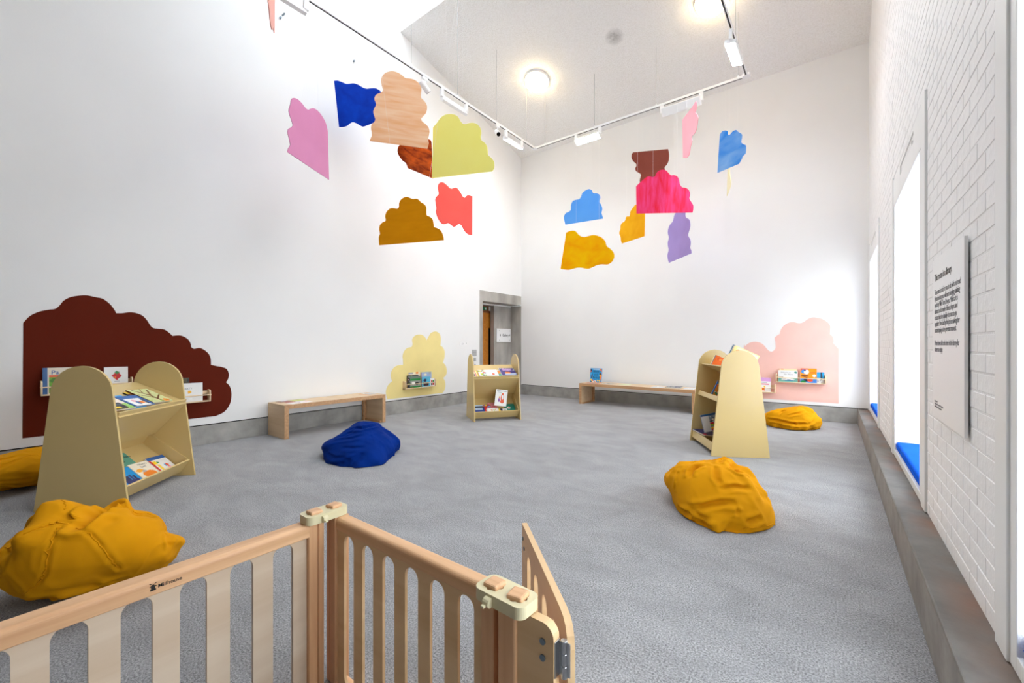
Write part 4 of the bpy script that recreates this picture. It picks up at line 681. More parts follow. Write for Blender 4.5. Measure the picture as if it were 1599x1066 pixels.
wc = thing('wall_label', 'tiny white caption card on the white wall left of the doorway', 'label', axes((XL, 6.35, 1.237), (0, 1, 0), (0, 0, 1)))
Mesh().box((0, 0, 0), (0.21, 0.06, 0.006)).build('card', M['white'], wc, bevel=0.001)
text('lettering', 'Weekday\nLibrary', 0.018, M['inkgrey'], wc, Matrix.Translation((0.05, 0.034, 0.0063)))
Mesh().box((0.185, 0.035, 0.006), (0.2, 0.05, 0.0065)).build('mark', M['green'], wc)
for z0, z1, y0, y1, nm, lb in ((1.005, 1.14, 6.73, 6.87, 'switch_plate', 'large grey metal plate, uppermost of three beside the doorway'),
                              (0.89, 0.968, 6.775, 6.85, 'switch_plate', 'small blank grey plate, middle of three beside the doorway'),
                              (0.79, 0.838, 6.787, 6.84, 'switch_plate', 'white plate with a dark key hole, lowest of three beside the doorway')):
    t = thing(nm, lb, 'switch', axes((XL, y0, z0), (0, 1, 0), (0, 0, 1)))
    Mesh().box((0, 0, 0), (y1 - y0, z1 - z0, 0.01)).build('plate', M['white' if z0 < 0.8 else 'grey'], t, bevel=0.002)
    if z0 < 0.8: Mesh().box((0.015, 0.012, 0.01), (0.04, 0.036, 0.013)).build('rocker', M['black'], t)
    else: Mesh().box((0.01, (z1 - z0) / 2 - 0.001, 0.01), (y1 - y0 - 0.01, (z1 - z0) / 2 + 0.001, 0.0108)).build('seam', M['dark'], t)

# big text panel on the brick wall
tp = thing('wall_text_panel', 'tall white board of printed text on the white brick wall between two windows', 'sign', axes((XR, 3.19, 0.865), (0, -1, 0), (0, 0, 1)))
PW, PH = 0.68, 0.835
Mesh().box((0, 0, 0.006), (PW, PH, 0.018)).build('board', M['white'], tp, bevel=0.001)
Mesh().box((0.08, 0.1, 0.0), (PW - 0.08, PH - 0.1, 0.006)).build('batten', M['grey'], tp)
text('heading', 'This room is a library.', 0.050, M['ink'], tp, Matrix.Translation((0.055, PH - 0.115, 0.0185)), bold=0.0006, spacing=0.92)
body = ('There are books for you to sit with and read.\nIf you look up you will see a hanging painting\nmade by Millie Tom Dewys. Millie\'s art is\nabstract so it is made of lines, shapes and\ncolours that she playfully chooses to go\ntogether. She is led by the joy in making her\nart and staying in the present moment.\n\nPlease leave all books here in the library for\nothers to enjoy.')
text('paragraph', body, 0.0385, M['inkgrey'], tp, Matrix.Translation((0.055, PH - 0.188, 0.0185)), line=0.86, spacing=0.84)
text('small_print', 'Image credit:\nCourtesy of the artist and the gallery\nwith thanks to the library team', 0.014, M['inkgrey'], tp, Matrix.Translation((0.055, 0.085, 0.0185)))

# painted shapes on the walls
MUR = dict((n, p) for n, p in DATA['mur'])
def mural(name, key, on_left, rgb, label, var=0.04):
    loop = smooth_loop(MUR[key], 4)
    if on_left: T_ = axes((XL, 0, 0), (0, 1, 0), (-1, 0, 0))
    else: T_ = axes((0, YB, 0), (1, 0, 0), (0, 1, 0))
    m = Mesh().slab([loop], -0.003, 0.0)
    o = m.build(name, mat(name + '_paint', rgb, 0.8, var, 3.0, spec=0.12), None)
    # local X along the wall, local Y into the wall, local Z up
    o.matrix_world = T_
    tag(o, label, 'mural')
mural('wall_mural', 'dark', True, (96, 31, 14), 'dark brown cloud shape painted on the left wall behind two book ledges')
mural('wall_mural', 'yellowm', True, (240, 222, 152), 'pale yellow cloud shape painted on the left wall around one book ledge')
mural('wall_mural', 'pinkm', False, (243, 196, 184), 'pale pink cloud shape painted on the back wall near its right corner')

# ================================================================ hanging shapes
PANEL = dict(
    purple=((206, 132, 172), (212, 138, 178), 2, (1, 1, 1), 0, 'mauve hanging cloud sheet with a slanting lower edge, beside the left wall'),
    blue=((0, 44, 156), (0, 60, 184), 5, (1, 1, 1), 0, 'deep blue wavy hanging sheet half behind the peach one'),
    peach=((238, 176, 128), (246, 206, 170), 3, (0.6, 1, 5), 0, 'tall peach hanging cloud sheet streaked with pale brush marks'),
    brown=((110, 34, 6), (196, 84, 16), 6, (1, 1, 2.5), 0, 'burnt orange marbled hanging sheet tucked behind the peach one'),
    yellow=((255, 246, 132), (255, 248, 140), 2, (1, 1, 1), 0, 'lemon yellow hanging cloud sheet with a straight left edge'),
    coral=((254, 98, 92), (255, 104, 98), 2, (1, 1, 1), 0, 'coral red hanging sheet with a straight right edge below the lemon one'),
    ochre=((238, 154, 8), (246, 162, 12), 3, (1, 1, 4), 0, 'brown ochre hanging cloud sheet, lowest on the left wall side'),
    skyblue=((92, 164, 248), (100, 172, 252), 2, (1, 1, 1), 0, 'flat light blue hanging cloud sheet above the orange one'),
    orange=((250, 160, 0), (253, 196, 4), 4, (1, 1, 1.5), 0, 'bright orange yellow hanging sheet lying on its side below the light blue one'),
    amber=((242, 168, 0), (250, 186, 16), 5, (1, 1, 1), 0, 'amber hanging sheet with its corner behind the crimson one'),
    red=((250, 44, 62), (255, 84, 150), 5, (3, 1, 0.6), 0.16, 'translucent crimson and pink streaked hanging cloud sheet'),
    maroon=((118, 58, 46), (128, 66, 52), 2, (1, 1, 1), 0, 'maroon brown hanging sheet upside down above the crimson one'),
    lavender=((160, 142, 208), (170, 152, 218), 2, (1, 1, 1), 0, 'lavender hanging sheet with wavy sides below the crimson one'),
    pink=((254, 172, 186), (255, 182, 194), 2, (1, 1, 1), 0, 'narrow baby pink hanging sheet turned nearly edge on'),
    marbled=((34, 138, 236), (140, 190, 246), 3, (0.8, 1, 2.2), 0, 'sky blue hanging sheet washed with paler diagonal strokes'),
    paleyellow=((250, 244, 196), (252, 246, 204), 2, (1, 1, 1), 0, 'sliver of pale cream yellow hanging sheet under the washed blue one'),
    salmon=((222, 158, 146), (228, 166, 154), 2, (1, 1, 1), 0, 'salmon pink hanging sheet seen edge on against the left wall top'),
)
def ceil_z(y): return ZB + SLOPE * (YB - y)
WIRE_Z = 6.2
for nm, p0, ang, pts in DATA['pan']:
    lo, hi, sc_, st, clear, label = PANEL[nm]
    T_ = axes((p0[0], p0[1], p0[2]), (math.cos(ang), math.sin(ang), 0), (-math.sin(ang), math.cos(ang), 0))
    t = thing('hanging_cloud', label, 'hanging artwork', T_, 'painted shapes hanging from the ceiling')
    m = paint_mat('pigment_' + nm, lo, hi, sc_, st, clear)
    loop = smooth_loop(pts, 4)
    Mesh().slab([loop], 0.0, 0.008).build('sheet', m, t)
    xs = [p[0] for p in loop]; x0, x1 = min(xs), max(xs)
    for f in (0.3, 0.72):
        x = x0 + (x1 - x0) * f
        # height of the sheet's upper edge at x
        zt = max([a[1] + (b[1] - a[1]) * (x - a[0]) / (b[0] - a[0]) for a, b in zip(loop, loop[1:] + loop[:1]) if (a[0] - x) * (b[0] - x) < 0], default=0)
        w = T_ @ Vector((x, 0.004, 0))
        if w.y > RL1 + 0.02: top = Vector((w.x, w.y, ceil_z(w.y)))
        else:
            wires = [(2.73, 5.9), (3.88, 5.9), (1.86, 7.4), (RL1 + 0.02, ceil_z(RL1 + 0.02))]
            wy, wz = min((q for q in wires if q[1] > p0[2] + zt + 0.1), key=lambda q: abs(q[0] - w.y))
            top = Vector((w.x, wy, wz - 0.004 + (0.03 * (w.x - XL) / 6.7 if wz < 7.5 and wy < RL1 else 0)))
        Mesh().tube([(x, 0.004, zt - 0.01), tuple(T_.inverted() @ top)], 0.0008, 5).build('thread', M['thread'], t)

# two tensioned wires from eye bolts on the left wall to the window wall
for y, wz, lb in ((1.86, 7.4, 'thin steel wire high across the rooflight, out of the picture'), (2.73, 5.9, 'thin steel wire with a turnbuckle crossing the room under the rooflight'), (3.88, 5.9, 'thin steel wire from a wall bolt crossing the room nearer the back')):
    t = thing('hanging_wire', lb, 'wire', Matrix.Translation((XL, y, wz)))
    Mesh().tube([(0.03, 0, 0), (6.68, 0, 0.03)], 0.0012, 5).build('cable', M['thread'], t)
    Mesh().tube([(0.0, 0, 0), (0.03, 0, 0)], 0.014, 10).build('eye_bolt', M['bolt'], t)
    if 2 < y < 3: Mesh().tube([(0.06, 0, 0), (0.08, 0, 0), (0.13, 0, 0), (0.15, 0, 0)], [0.003, 0.012, 0.012, 0.003], 8).build('turnbuckle', M['bolt'], t)

# ================================================================ lighting track and lamps
TZ, TX0, TX1, TY = 5.29, -4.89, -1.03, 7.17
tr = thing('lighting_track', 'white suspended lighting track running round three sides under the ceiling', 'lighting track', Matrix.Translation((TX0, TY, TZ)))
def rail(a, b):
    d = Vector(b) - Vector(a); L = d.length
    T_ = axes(a, d, (0, 0, 1))
    Mesh().box((0.04, -0.0, -0.018), (L - 0.04, 0.035, 0.018)).build('track_rail', M['white'], tr, T_, bevel=0.003)
    Mesh().box((0.06, -0.002, -0.008), (L - 0.06, 0.004, 0.008)).build('conductor_slot', M['dark'], tr, T_)
rail((0, 0, 0), (0, -8.5, 0)); rail((0, 0, 0), (TX1 - TX0, 0, 0)); rail((TX1 - TX0, 0, 0), (TX1 - TX0, -8.5, 0))
for x in (0, TX1 - TX0):
    Mesh().box((x - 0.05, -0.05, -0.002), (x + 0.05, 0.05, 0.037)).build('corner_joint', M['white'], tr, bevel=0.005)
for x, y in ((0, -0.3), (0.25, 0), (0, -1.25), (0, -2.25), (0, -3.2), (1.35, 0), (2.5, 0), (3.75, 0), (TX1 - TX0, -0.9), (TX1 - TX0, -2.1)):
    top = (ceil_z(TY + y) if TY + y > RL1 else RLZ) - TZ
    Mesh().tube([(x, y, 0.035), (x, y, top)], 0.003, 5).build('suspension_wire', M['grey'], tr)
    Mesh().tube([(x, y, 0.03), (x, y, 0.06)], 0.012, 8).build('wire_grip', M['white'], tr)

def washer(loc, along, length, lit, tilt, label):
    """box wall washer: two brackets and a flat head; local X along the track"""
    t = thing('track_light', label, 'track light', axes(loc, along, Vector((0, 0, 1)).cross(Vector(along))), 'wall washers on the track')
    h = length / 2
    Mesh().box((-h - 0.03, -0.018, -0.13), (-h + 0.03, 0.018, -0.003)).build('adapter', M['white'], t, bevel=0.004)
    if length > 0.3: Mesh().box((h - 0.03, -0.018, -0.13), (h + 0.03, 0.018, -0.003)).build('adapter', M['white'], t, bevel=0.004)
    R_ = Matrix.Translation((0, 0, -0.12)) @ Matrix.Rotation(tilt, 4, 'X')
    Mesh().box((-h, -0.07, -0.045), (h, 0.07, 0.0)).build('lamp_head', M['white'], t, R_, bevel=0.006)
    Mesh().box((-h + 0.015, -0.058, -0.049), (h - 0.015, 0.058, -0.0445)).build('diffuser', M['lamp_on'] if lit else M['trim'], t, R_)
washer((TX0, 6.45, TZ), (0, 1, 0), 0.50, True, math.radians(25), 'lit wall washer on the left track run, near its corner with the back run')
washer((TX0, 4.85, TZ), (0, 1, 0), 0.55, False, math.radians(60), 'unlit wall washer on the left track run, above the lemon sheet')
washer((TX0, 2.15, TZ), (0, 1, 0), 0.55, False, math.radians(60), 'unlit wall washer on the left track run at the picture top')
washer((-3.68, TY, TZ), (1, 0, 0), 0.50, True, math.radians(-25), 'lit wall washer on the back track run')
washer((-1.98, TY, TZ), (1, 0, 0), 0.62, False, math.radians(-60), 'unlit wall washer on the back track run behind the narrow pink sheet')
washer((TX1, 6.2, TZ - 0.03), (0, 1, 0), 0.55, True, math.radians(15), 'bright lit wall washer on the right track run')
def spot(loc, aim, label):
    t = thing('track_spotlight', label, 'spotlight', Matrix.Translation(loc), 'spotlights on the track')
    Mesh().box((-0.018, -0.05, -0.05), (0.018, 0.05, -0.003)).build('adapter', M['white'], t, bevel=0.004)
    Mesh().tube([(0, 0, -0.05), (0, 0, -0.13)], 0.012, 8).build('stem', M['white'], t)
    a = Vector((0, 0, -0.15)); d = Vector(aim).normalized()
    Mesh().tube([a - d * 0.09, a - d * 0.085, a + d * 0.09], [0.03, 0.042, 0.045], 16).build('lamp_head', M['white'], t)
    Mesh().tube([a + d * 0.088, a + d * 0.093], 0.036, 16).build('lens', M['black'], t)
spot((TX0, 5.95, TZ), (0.75, -0.5, -0.75), 'small white spotlight with a black lens on the left track run')
spot((TX0, 4.22, TZ), (0.2, 0.75, -0.7), 'small white spotlight peeping out behind the peach sheet')

for x, lb in ((-4.575, 'round warm ceiling lamp above the back track run'), (-1.43, 'round warm ceiling lamp at the picture top beside the right track run')):
    y = 6.79
    n = Vector((0, SLOPE, 1)).normalized()
    T_ = axes((x, y, ceil_z(y)), (1, 0, 0), Vector((0, 1, -SLOPE)))
    t = thing('ceiling_lamp', lb, 'ceiling light', T_, 'round ceiling lamps')
    sgn = -1.0
    Mesh().tube([(0, 0, 0.0), (0, 0, sgn * 0.05)], 0.235, 40).build('base_ring', M['white'], t)
    Mesh().tube([(0, 0, sgn * 0.05), (0, 0, sgn * 0.10), (0, 0, sgn * 0.135), (0, 0, sgn * 0.15)], [0.225, 0.215, 0.15, 0.02], 40).build('diffuser', M['globe'], t, smooth=True)

# ================================================================ benches
def bench(x0, y0, x1, y1, h, along, label):
    """three board bench; legs carry the top, edges show the plywood"""
    c = Vector(((x0 + x1) / 2, (y0 + y1) / 2, 0)); K = Matrix.Translation(-c)
    t = thing('bench', label, 'bench', Matrix.Translation(c))
    th = 0.055
    if along == 'y':
        Mesh().box((x0, y0, h - th), (x1, y1, h)).build('seat', M['bench'], t, K, bevel=0.002)
        for a in (y0, y1 - th): 
            Mesh().box((x0, a, 0.0), (x1, a + th, h - th)).build('leg', M['bench'], t, K, bevel=0.002)
        Mesh().box((x1, y0, h - th), (x1 + 0.004, y1, h)).build('edge_strip', M['bench_edge'], t, K)
        for a in (y0, y1 - th): Mesh().box((x1, a, 0.0), (x1 + 0.004, a + th, h - th)).build('edge_strip', M['bench_edge'], t, K)
        Mesh().box((x0 + 0.03, y1 - th - 0.03, 0.0), (x1 - 0.03, y1 - th, 0.03)).build('foot_batten', M['bench_edge'], t, K)
        Mesh().box((x0, y1 - th - 0.05, 0.0), (x0 + 0.04, y1 - th, h - th)).build('rear_batten', M['bench_edge'], t, K)
    else:
        Mesh().box((x0, y0, h - th), (x1, y1, h)).build('seat', M['bench'], t, K, bevel=0.002)
        for a in (x0, x1 - th):
            Mesh().box((a, y0, 0.0), (a + th, y1, h - th)).build('leg', M['bench'], t, K, bevel=0.002)
        Mesh().box((x0, y0 - 0.004, h - th), (x1, y0, h)).build('edge_strip', M['bench_edge'], t, K)
        for a in (x0, x1 - th): Mesh().box((a, y0 - 0.004, 0.0), (a + th, y0, h - th)).build('edge_strip', M['bench_edge'], t, K)
        Mesh().box((x0 + th, y0 + 0.03, 0.0), (x0 + th + 0.03, y1 - 0.03, 0.03)).build('foot_batten', M['bench_edge'], t, K)
        Mesh().box((x0 + th, y1 - 0.04, 0.0), (x0 + th + 0.05, y1, h - th)).build('rear_batten', M['bench_edge'], t, K)
bench(-6.22, 2.56, -5.735, 4.13, 0.45, 'y', 'low birch plywood bench against the left wall')
bench(-4.27, 7.925, -1.95, 8.45, 0.435, 'x', 'long low birch plywood bench against the back wall')

# ================================================================ books
PAL = dict(w=(244, 244, 242), cream=(246, 236, 206), navy=(30, 32, 84), blue=(40, 98, 168), sky=(56, 168, 228), red=(206, 38, 40), orange=(244, 134, 30),
           yel=(250, 212, 20), green=(44, 140, 70), teal=(66, 148, 132), pink=(244, 176, 190), pur=(74, 62, 130), blk=(24, 22, 24), brn=(110, 64, 40), grey=(170, 176, 182),
           lil=(222, 176, 226), mint=(196, 224, 190), sage=(206, 212, 152), royal=(16, 60, 190), lime=(150, 190, 50), pale=(190, 214, 236), flame=(236, 88, 40))
def C_(k): return lin(PAL[k]) if isinstance(k, str) else lin(k)

def printed(W, Hh, base, ops, seed, n=26):
    """grid of faces on the cover front, each the colour printed there"""
    nx = n; ny = max(6, int(n * Hh / W)); rnd = random.Random(seed)
    cols = [[C_(base)] * nx for _ in range(ny)]
    for op in ops:
        k = op[0]
        if k == 's':                         # scattered dabs: s, x0,y0,x1,y1, count, size, colours
            _, x0, y0, x1, y1, cnt, sz, pal = op
            for _i in range(cnt):
                cx, cy = rnd.uniform(x0, x1), rnd.uniform(y0, y1); r = sz * rnd.uniform(0.6, 1.3); col = C_(rnd.choice(pal))
                for j in range(ny):
                    for i in range(nx):
                        u, v = (i + 0.5) / nx, (j + 0.5) / ny
                        if (u - cx) ** 2 + ((v - cy) * Hh / W) ** 2 < r * r and x0 <= u <= x1 and y0 <= v <= y1: cols[j][i] = col
            continue
        for j in range(ny):
            for i in range(nx):
                u, v = (i + 0.5) / nx, (j + 0.5) / ny
                hit = False
                if k == 'r': hit = op[1] <= u <= op[3] and op[2] <= v <= op[4]
                elif k == 'e': hit = ((u - op[1]) / op[3]) ** 2 + ((v - op[2]) / op[4]) ** 2 < 1
                elif k == 'd': hit = abs(u - op[1]) / op[3] + abs(v - op[2]) / op[4] < 1
                elif k == 'l':               # stroke from (x0,y0) to (x1,y1) of half width w
                    x0, y0, x1, y1, w_ = op[1:6]
                    dx, dy = x1 - x0, y1 - y0; tt = max(0, min(1, ((u - x0) * dx + (v - y0) * dy) / (dx * dx + dy * dy)))
                    hit = math.hypot(u - x0 - tt * dx, v - y0 - tt * dy) < w_
                if hit: cols[j][i] = C_(op[-1])
    return nx, ny, cols

def book(label, W, Hh, T, base, ops, at, group, spine=None, titles=(), seed=1, n=26, thin=False):
    """origin at the lower left back corner; X across, Y up the cover, Z out of the cover"""
    t = thing('book', label, 'book', at, group)
    ck = 0.0022
    nx, ny, cols = printed(W, Hh, base, ops, seed, n)
    vs, fs, fc = [], [], []
    for j in range(ny + 1):
        for i in range(nx + 1): vs.append((W * i / nx, Hh * j / ny, T))
    for j in range(ny):
        for i in range(nx):
            a = j * (nx + 1) + i; fs.append((a, a + 1, a + nx + 2, a + nx + 1)); fc.append(cols[j][i])
    def bx(a, b, col, skip_top=False):
        n0 = len(vs); x0, y0, z0 = a; x1, y1, z1 = b
        vs.extend([(x0, y0, z0), (x1, y0, z0), (x1, y1, z0), (x0, y1, z0), (x0, y0, z1), (x1, y0, z1), (x1, y1, z1), (x0, y1, z1)])
        q = [(3, 2, 1, 0), (0, 1, 5, 4), (1, 2, 6, 5), (2, 3, 7, 6), (3, 0, 4, 7)] + ([] if skip_top else [(4, 5, 6, 7)])
        for f in q: fs.append(tuple(i + n0 for i in f)); fc.append(C_(col))
    bx((0, 0, T - ck), (W, Hh, T), base, True)
    bx((0, 0, 0), (W, Hh, ck), base)
    bx((-0.0015, 0, 0), (0.002, Hh, T), spine or base)
    me = bpy.data.meshes.new('cover'); me.from_pydata(vs, [], fs); me.update()
    at_ = me.attributes.new('Col', 'FLOAT_COLOR', 'FACE')
    at_.data.foreach_set('color', [c for col in fc for c in (*col, 1.0)])
    link('cover', me, M['card'], t)
    if T > 0.006: Mesh().box((0.002, 0.003, ck), (W - 0.003, Hh - 0.003, T - ck)).build('page_block', M['paper'], t)
    for body, x, y, sz, m in titles:
        text('title', body, sz, m, t, Matrix.Translation((x, y, T + 0.0004)))
    return t

INK = dict(k=M['ink'], w=M['white'], g=M['inkgrey'], b=mat('blue_ink', (40, 84, 160), 0.5), r=mat('pink_ink', (226, 90, 130), 0.5), y=mat('yellow_ink', (250, 220, 70), 0.5))

# ================================================================ lacquered book displays
def arch(half0, half1, zt, n=14):
    """side panel outline: straight tapering flanks under a round head"""
    r = half1; zc = zt - r
    k = (half0 - half1) / zc
    return [(-half0, 0), (half0, 0)] + [(r * math.cos(math.radians(a)), zc + r * math.sin(math.radians(a))) for a in [180.0 * i / n for i in range(n + 1)]]

def board(m, p0, p1, L, th):
    """flat board of thickness th from profile point p0 to p1 (local y, z), spanning the inside width"""
    d = Vector((p1[0] - p0[0], p1[1] - p0[1])); nrm = Vector((-d.y, d.x)).normalized() * th
    q = [p0, p1, (p1[0] + nrm.x, p1[1] + nrm.y), (p0[0] + nrm.x, p0[1] + nrm.y)]
    h = L / 2 - 0.018
    vs = [(x, y, z) for x in (-h, h) for y, z in q]
    return m.add(vs, [(0, 1, 2, 3), (7, 6, 5, 4), (0, 4, 5, 1), (1, 5, 6, 2), (2, 6, 7, 3), (3, 7, 4, 0)])

def case_frame(c, deg): return frame((c[0], c[1], 0), math.radians(deg))

def display(label, c, deg, L, tall):
    t = thing('book_display', label, 'bookcase', case_frame(c, deg))
    half0, half1, zt = (0.308, 0.20, 1.187) if tall else (0.318, 0.21, 1.09)
    loop = arch(half0, half1, zt)
    for x in (-L / 2, L / 2 - 0.018):
        T_ = Matrix.Translation((x + 0.0, 0, 0)) @ Matrix.Rotation(math.pi / 2, 4, 'Z')
        Mesh().slab([loop], -0.018, 0.0).build('side_panel', M['mdf'], t, T_, bevel=0.0012, seg=1)
    th = 0.014
    def part(name, *segs):
        m = Mesh()
        for p0, p1 in segs: board(m, p0, p1, L, th)
        m.build(name, M['mdf'], t)
    if not tall:
        for s, nm in ((1, ''),):
            part('sloping_shelf', ((-0.228, 0.70), (0.19, 0.885)))
            part('shelf_lip', ((-0.222, 0.7027), (-0.235, 0.732)))
            part('under_panel', ((0.03, 0.42), (-0.235, 0.70)))
            part('tray_floor', ((-0.19, 0.045), (0.14, 0.315)))
            part('tray_lip', ((-0.19, 0.045), (-0.268, 0.158)))
            part('tray_back', ((0.062, 0.41), (0.14, 0.30)))
            part('back_panel', ((0.16, 0.30), (0.17, 0.87)))
            pl = [(-0.19, 0.05), (0.14, 0.32), (0.06, 0.405), (-0.262, 0.16)]
            for x in (-L / 2 + 0.018, L / 2 - 0.030):
                m = Mesh(); vs = [(x + d, y, z) for d in (0, 0.012) for y, z in pl]
                m.add(vs, [(3, 2, 1, 0), (4, 5, 6, 7), (0, 1, 5, 4), (1, 2, 6, 5), (2, 3, 7, 6), (3, 0, 4, 7)])
                m.build('tray_end', M['mdf'], t)
    else:
        part('top_shelf', ((-0.165, 1.0), (0.15, 0.853)))
        part('middle_shelf', ((-0.190, 0.625), (0.14, 0.472)))
        part('shelf_lip', ((-0.200, 0.600), (-0.182, 0.655)))
        part('back_board', ((0.14, 0.47), (0.075, 0.88)))
        part('tray_lip', ((-0.268, 0.045), (-0.255, 0.135)))
        part('tray_floor', ((-0.26, 0.06), (0.20, 0.03)))
        part('rear_board', ((0.22, 0.05), (0.12, 0.48)))
    return t

NEAR = ((-4.80, 0.832), 135.0, 0.84)
MIDC = ((-4.612, 5.4945), 55.155, 0.80)
RIGHT = ((-1.018, 5.5865), -60.07, 0.823)
display('tall ochre book display nearest the dark brown wall shape, rounded ends', *NEAR, False)
display('small ochre book display standing by the doorway', *MIDC, False)
display('tallest ochre book display of three shelves near the pink wall shape', *RIGHT, True)

def on_slope(case, run, x, along, lift, roll=0.0):
    """book pose on a sloped board of a display: lower left corner at x, 'along' up the slope"""
    p0, p1 = run
    F_ = case_frame(case[0], case[1])
    d = Vector((0, p1[0] - p0[0], p1[1] - p0[1])).normalized()
    nrm = Vector((1, 0, 0)).cross(d)
    along = max(along, 0.012 - 0.24 * min(0, roll))
    o = Vector((x, p0[0], p0[1])) + d * along + nrm * (0.0155 + lift)
    m = axes(o, Vector((1, 0, 0)) * math.cos(roll) + d * math.sin(roll), d)
    return F_ @ m
TOP = ((-0.228, 0.70), (0.19, 0.885))
BOT = ((-0.19, 0.045), (0.14, 0.315))
g1, g2 = 'picture books in the display nearest the dark brown wall shape', 'picture books in the display by the doorway'
book('picture book of a bare tree on pale green, at the right of the top tray', 0.215, 0.26, 0.012, 'sage',
     [('s', 0, 0, 1, 1, 40, 0.05, ['sage', (190, 204, 130), (222, 222, 170)]), ('l', 0.55, 0.0, 0.5, 0.55, 0.05, 'brn'), ('l', 0.5, 0.5, 0.2, 0.95, 0.03, 'brn'), ('l', 0.5, 0.45, 0.85, 0.9, 0.03, 'brn'), ('l', 0.5, 0.3, 0.1, 0.6, 0.025, 'brn'), ('l', 0.55, 0.25, 0.95, 0.5, 0.025, 'brn'), ('l', 0.4, 0.7, 0.6, 0.98, 0.02, 'brn'), ('e', 0.78, 0.1, 0.13, 0.09, 'orange'), ('s', 0, 0, 1, 0.2, 8, 0.04, ['orange', 'flame', 'lime'])],
     on_slope(NEAR, TOP, 0.02, 0.012, 0.012, -0.12), g1, 'brn', n=34)
book('dark edged picture book mostly hidden under the bare tree one', 0.215, 0.25, 0.011, 'brn', [('r', 0, 0.86, 1, 1, 'yel')], on_slope(NEAR, TOP, -0.015, 0.012, 0.0, -0.12), g1, 'blk')
book('blue bordered picture book with a white picture, middle of the top tray', 0.20, 0.185, 0.011, 'blue',
     [('r', 0.1, 0, 0.82, 0.72, 'w'), ('e', 0.4, 0.45, 0.1, 0.14, 'pink'), ('e', 0.62, 0.3, 0.12, 0.12, 'orange'), ('e', 0.45, 0.28, 0.08, 0.16, 'blue'), ('r', 0.78, 0.1, 0.88, 0.6, 'blk')],
     on_slope(NEAR, TOP, -0.19, 0.012, 0.012, -0.1), g1, n=30)
book('bright sky blue picture book at the back of the top tray', 0.19, 0.235, 0.01, 'sky', [('r', 0.1, 0.75, 0.9, 0.95, (30, 110, 190)), ('e', 0.6, 0.88, 0.16, 0.05, 'w'), ('e', 0.62, 0.9, 0.06, 0.03, 'red')],
     on_slope(NEAR, TOP, -0.27, 0.03, 0.0, -0.1), g1)
book('pastel picture book with a green and yellow foot, left of the top tray', 0.19, 0.185, 0.011, (240, 226, 214),
     [('e', 0.3, 0.75, 0.3, 0.2, 'pink'), ('r', 0, 0, 1, 0.3, (214, 224, 90)), ('e', 0.8, 0.25, 0.3, 0.25, (150, 204, 96)), ('s', 0, 0.3, 1, 0.7, 10, 0.05, ['cream', 'pink', 'mint'])],
     on_slope(NEAR, TOP, -0.395, 0.012, 0.012, -0.1), g1)
book('dark picture book with yellow marks lying lowest at the left of the top tray', 0.11, 0.09, 0.008, 'blk', [('r', 0, 0, 0.5, 0.3, 'yel'), ('r', 0.2, 0.5, 0.9, 0.8, (70, 90, 110))], on_slope(NEAR, TOP, -0.39, 0.006, 0.026, -0.1), g1)

book('teal picture book titled in black, back of the bottom tray', 0.21, 0.235, 0.012, (92, 160, 138), [('s', 0.05, 0, 1, 0.25, 10, 0.07, ['flame', 'blk', 'brn'])],
     on_slope(NEAR, BOT, -0.13, 0.165, 0.0, -0.12), g1, titles=[('I Wish I Were\n   a Dog', 0.015, 0.175, 0.036, INK['k'])])
book('sky blue picture book of dark towers, front left of the bottom tray', 0.21, 0.205, 0.016, (0, 148, 218),
     [('r', 0.3, 0.2, 0.42, 0.62, (36, 44, 98)), ('r', 0.45, 0.15, 0.6, 0.55, (30, 40, 92)), ('r', 0.62, 0.2, 0.74, 0.6, (44, 48, 108)), ('r', 0.76, 0.18, 0.86, 0.5, (30, 38, 90)), ('r', 0.3, 0.1, 0.9, 0.3, (40, 46, 110)), ('e', 0.25, 0.83, 0.2, 0.07, 'w')],
     on_slope(NEAR, BOT, -0.27, 0.02, 0.0135, -0.1), g1, 'blk', n=30)
book('cream picture book with an orange flap shape, middle of the bottom tray', 0.195, 0.20, 0.012, (240, 232, 214),
     [('e', 0.55, 0.28, 0.34, 0.2, 'orange'), ('e', 0.25, 0.55, 0.2, 0.1, (250, 176, 60)), ('e', 0.42, 0.48, 0.12, 0.06, 'grey'), ('e', 0.6, 0.08, 0.08, 0.06, 'red')],
     on_slope(NEAR, BOT, -0.045, 0.018, 0.0135, -0.1), g1, titles=[("Where's\n Spot?", 0.075, 0.165, 0.028, INK['g'])])
book('white picture book with a blue head and yellow blocks, right of the bottom tray', 0.20, 0.20, 0.012, (238, 238, 234),
     [('r', 0, 0.82, 1, 1, 'blue'), ('r', 0, 0, 0.1, 0.82, 'red'), ('r', 0.12, 0.55, 0.32, 0.72, 'yel'), ('r', 0.2, 0.1, 0.34, 0.5, (250, 214, 80)), ('e', 0.36, 0.62, 0.06, 0.06, 'green'), ('r', 0.52, 0.3, 0.7, 0.45, 'sky'), ('r', 0.6, 0.12, 0.76, 0.3, 'pink'), ('e', 0.68, 0.38, 0.08, 0.1, 'flame')],
     on_slope(NEAR, BOT, 0.158, 0.018, 0.0135, -0.1), g1)
book('red edged picture book mostly under the white one with yellow blocks', 0.17, 0.19, 0.01, 'red', [('r', 0.1, 0.1, 0.6, 0.5, 'lil')], on_slope(NEAR, BOT, 0.105, 0.035, 0.0, -0.1), g1)

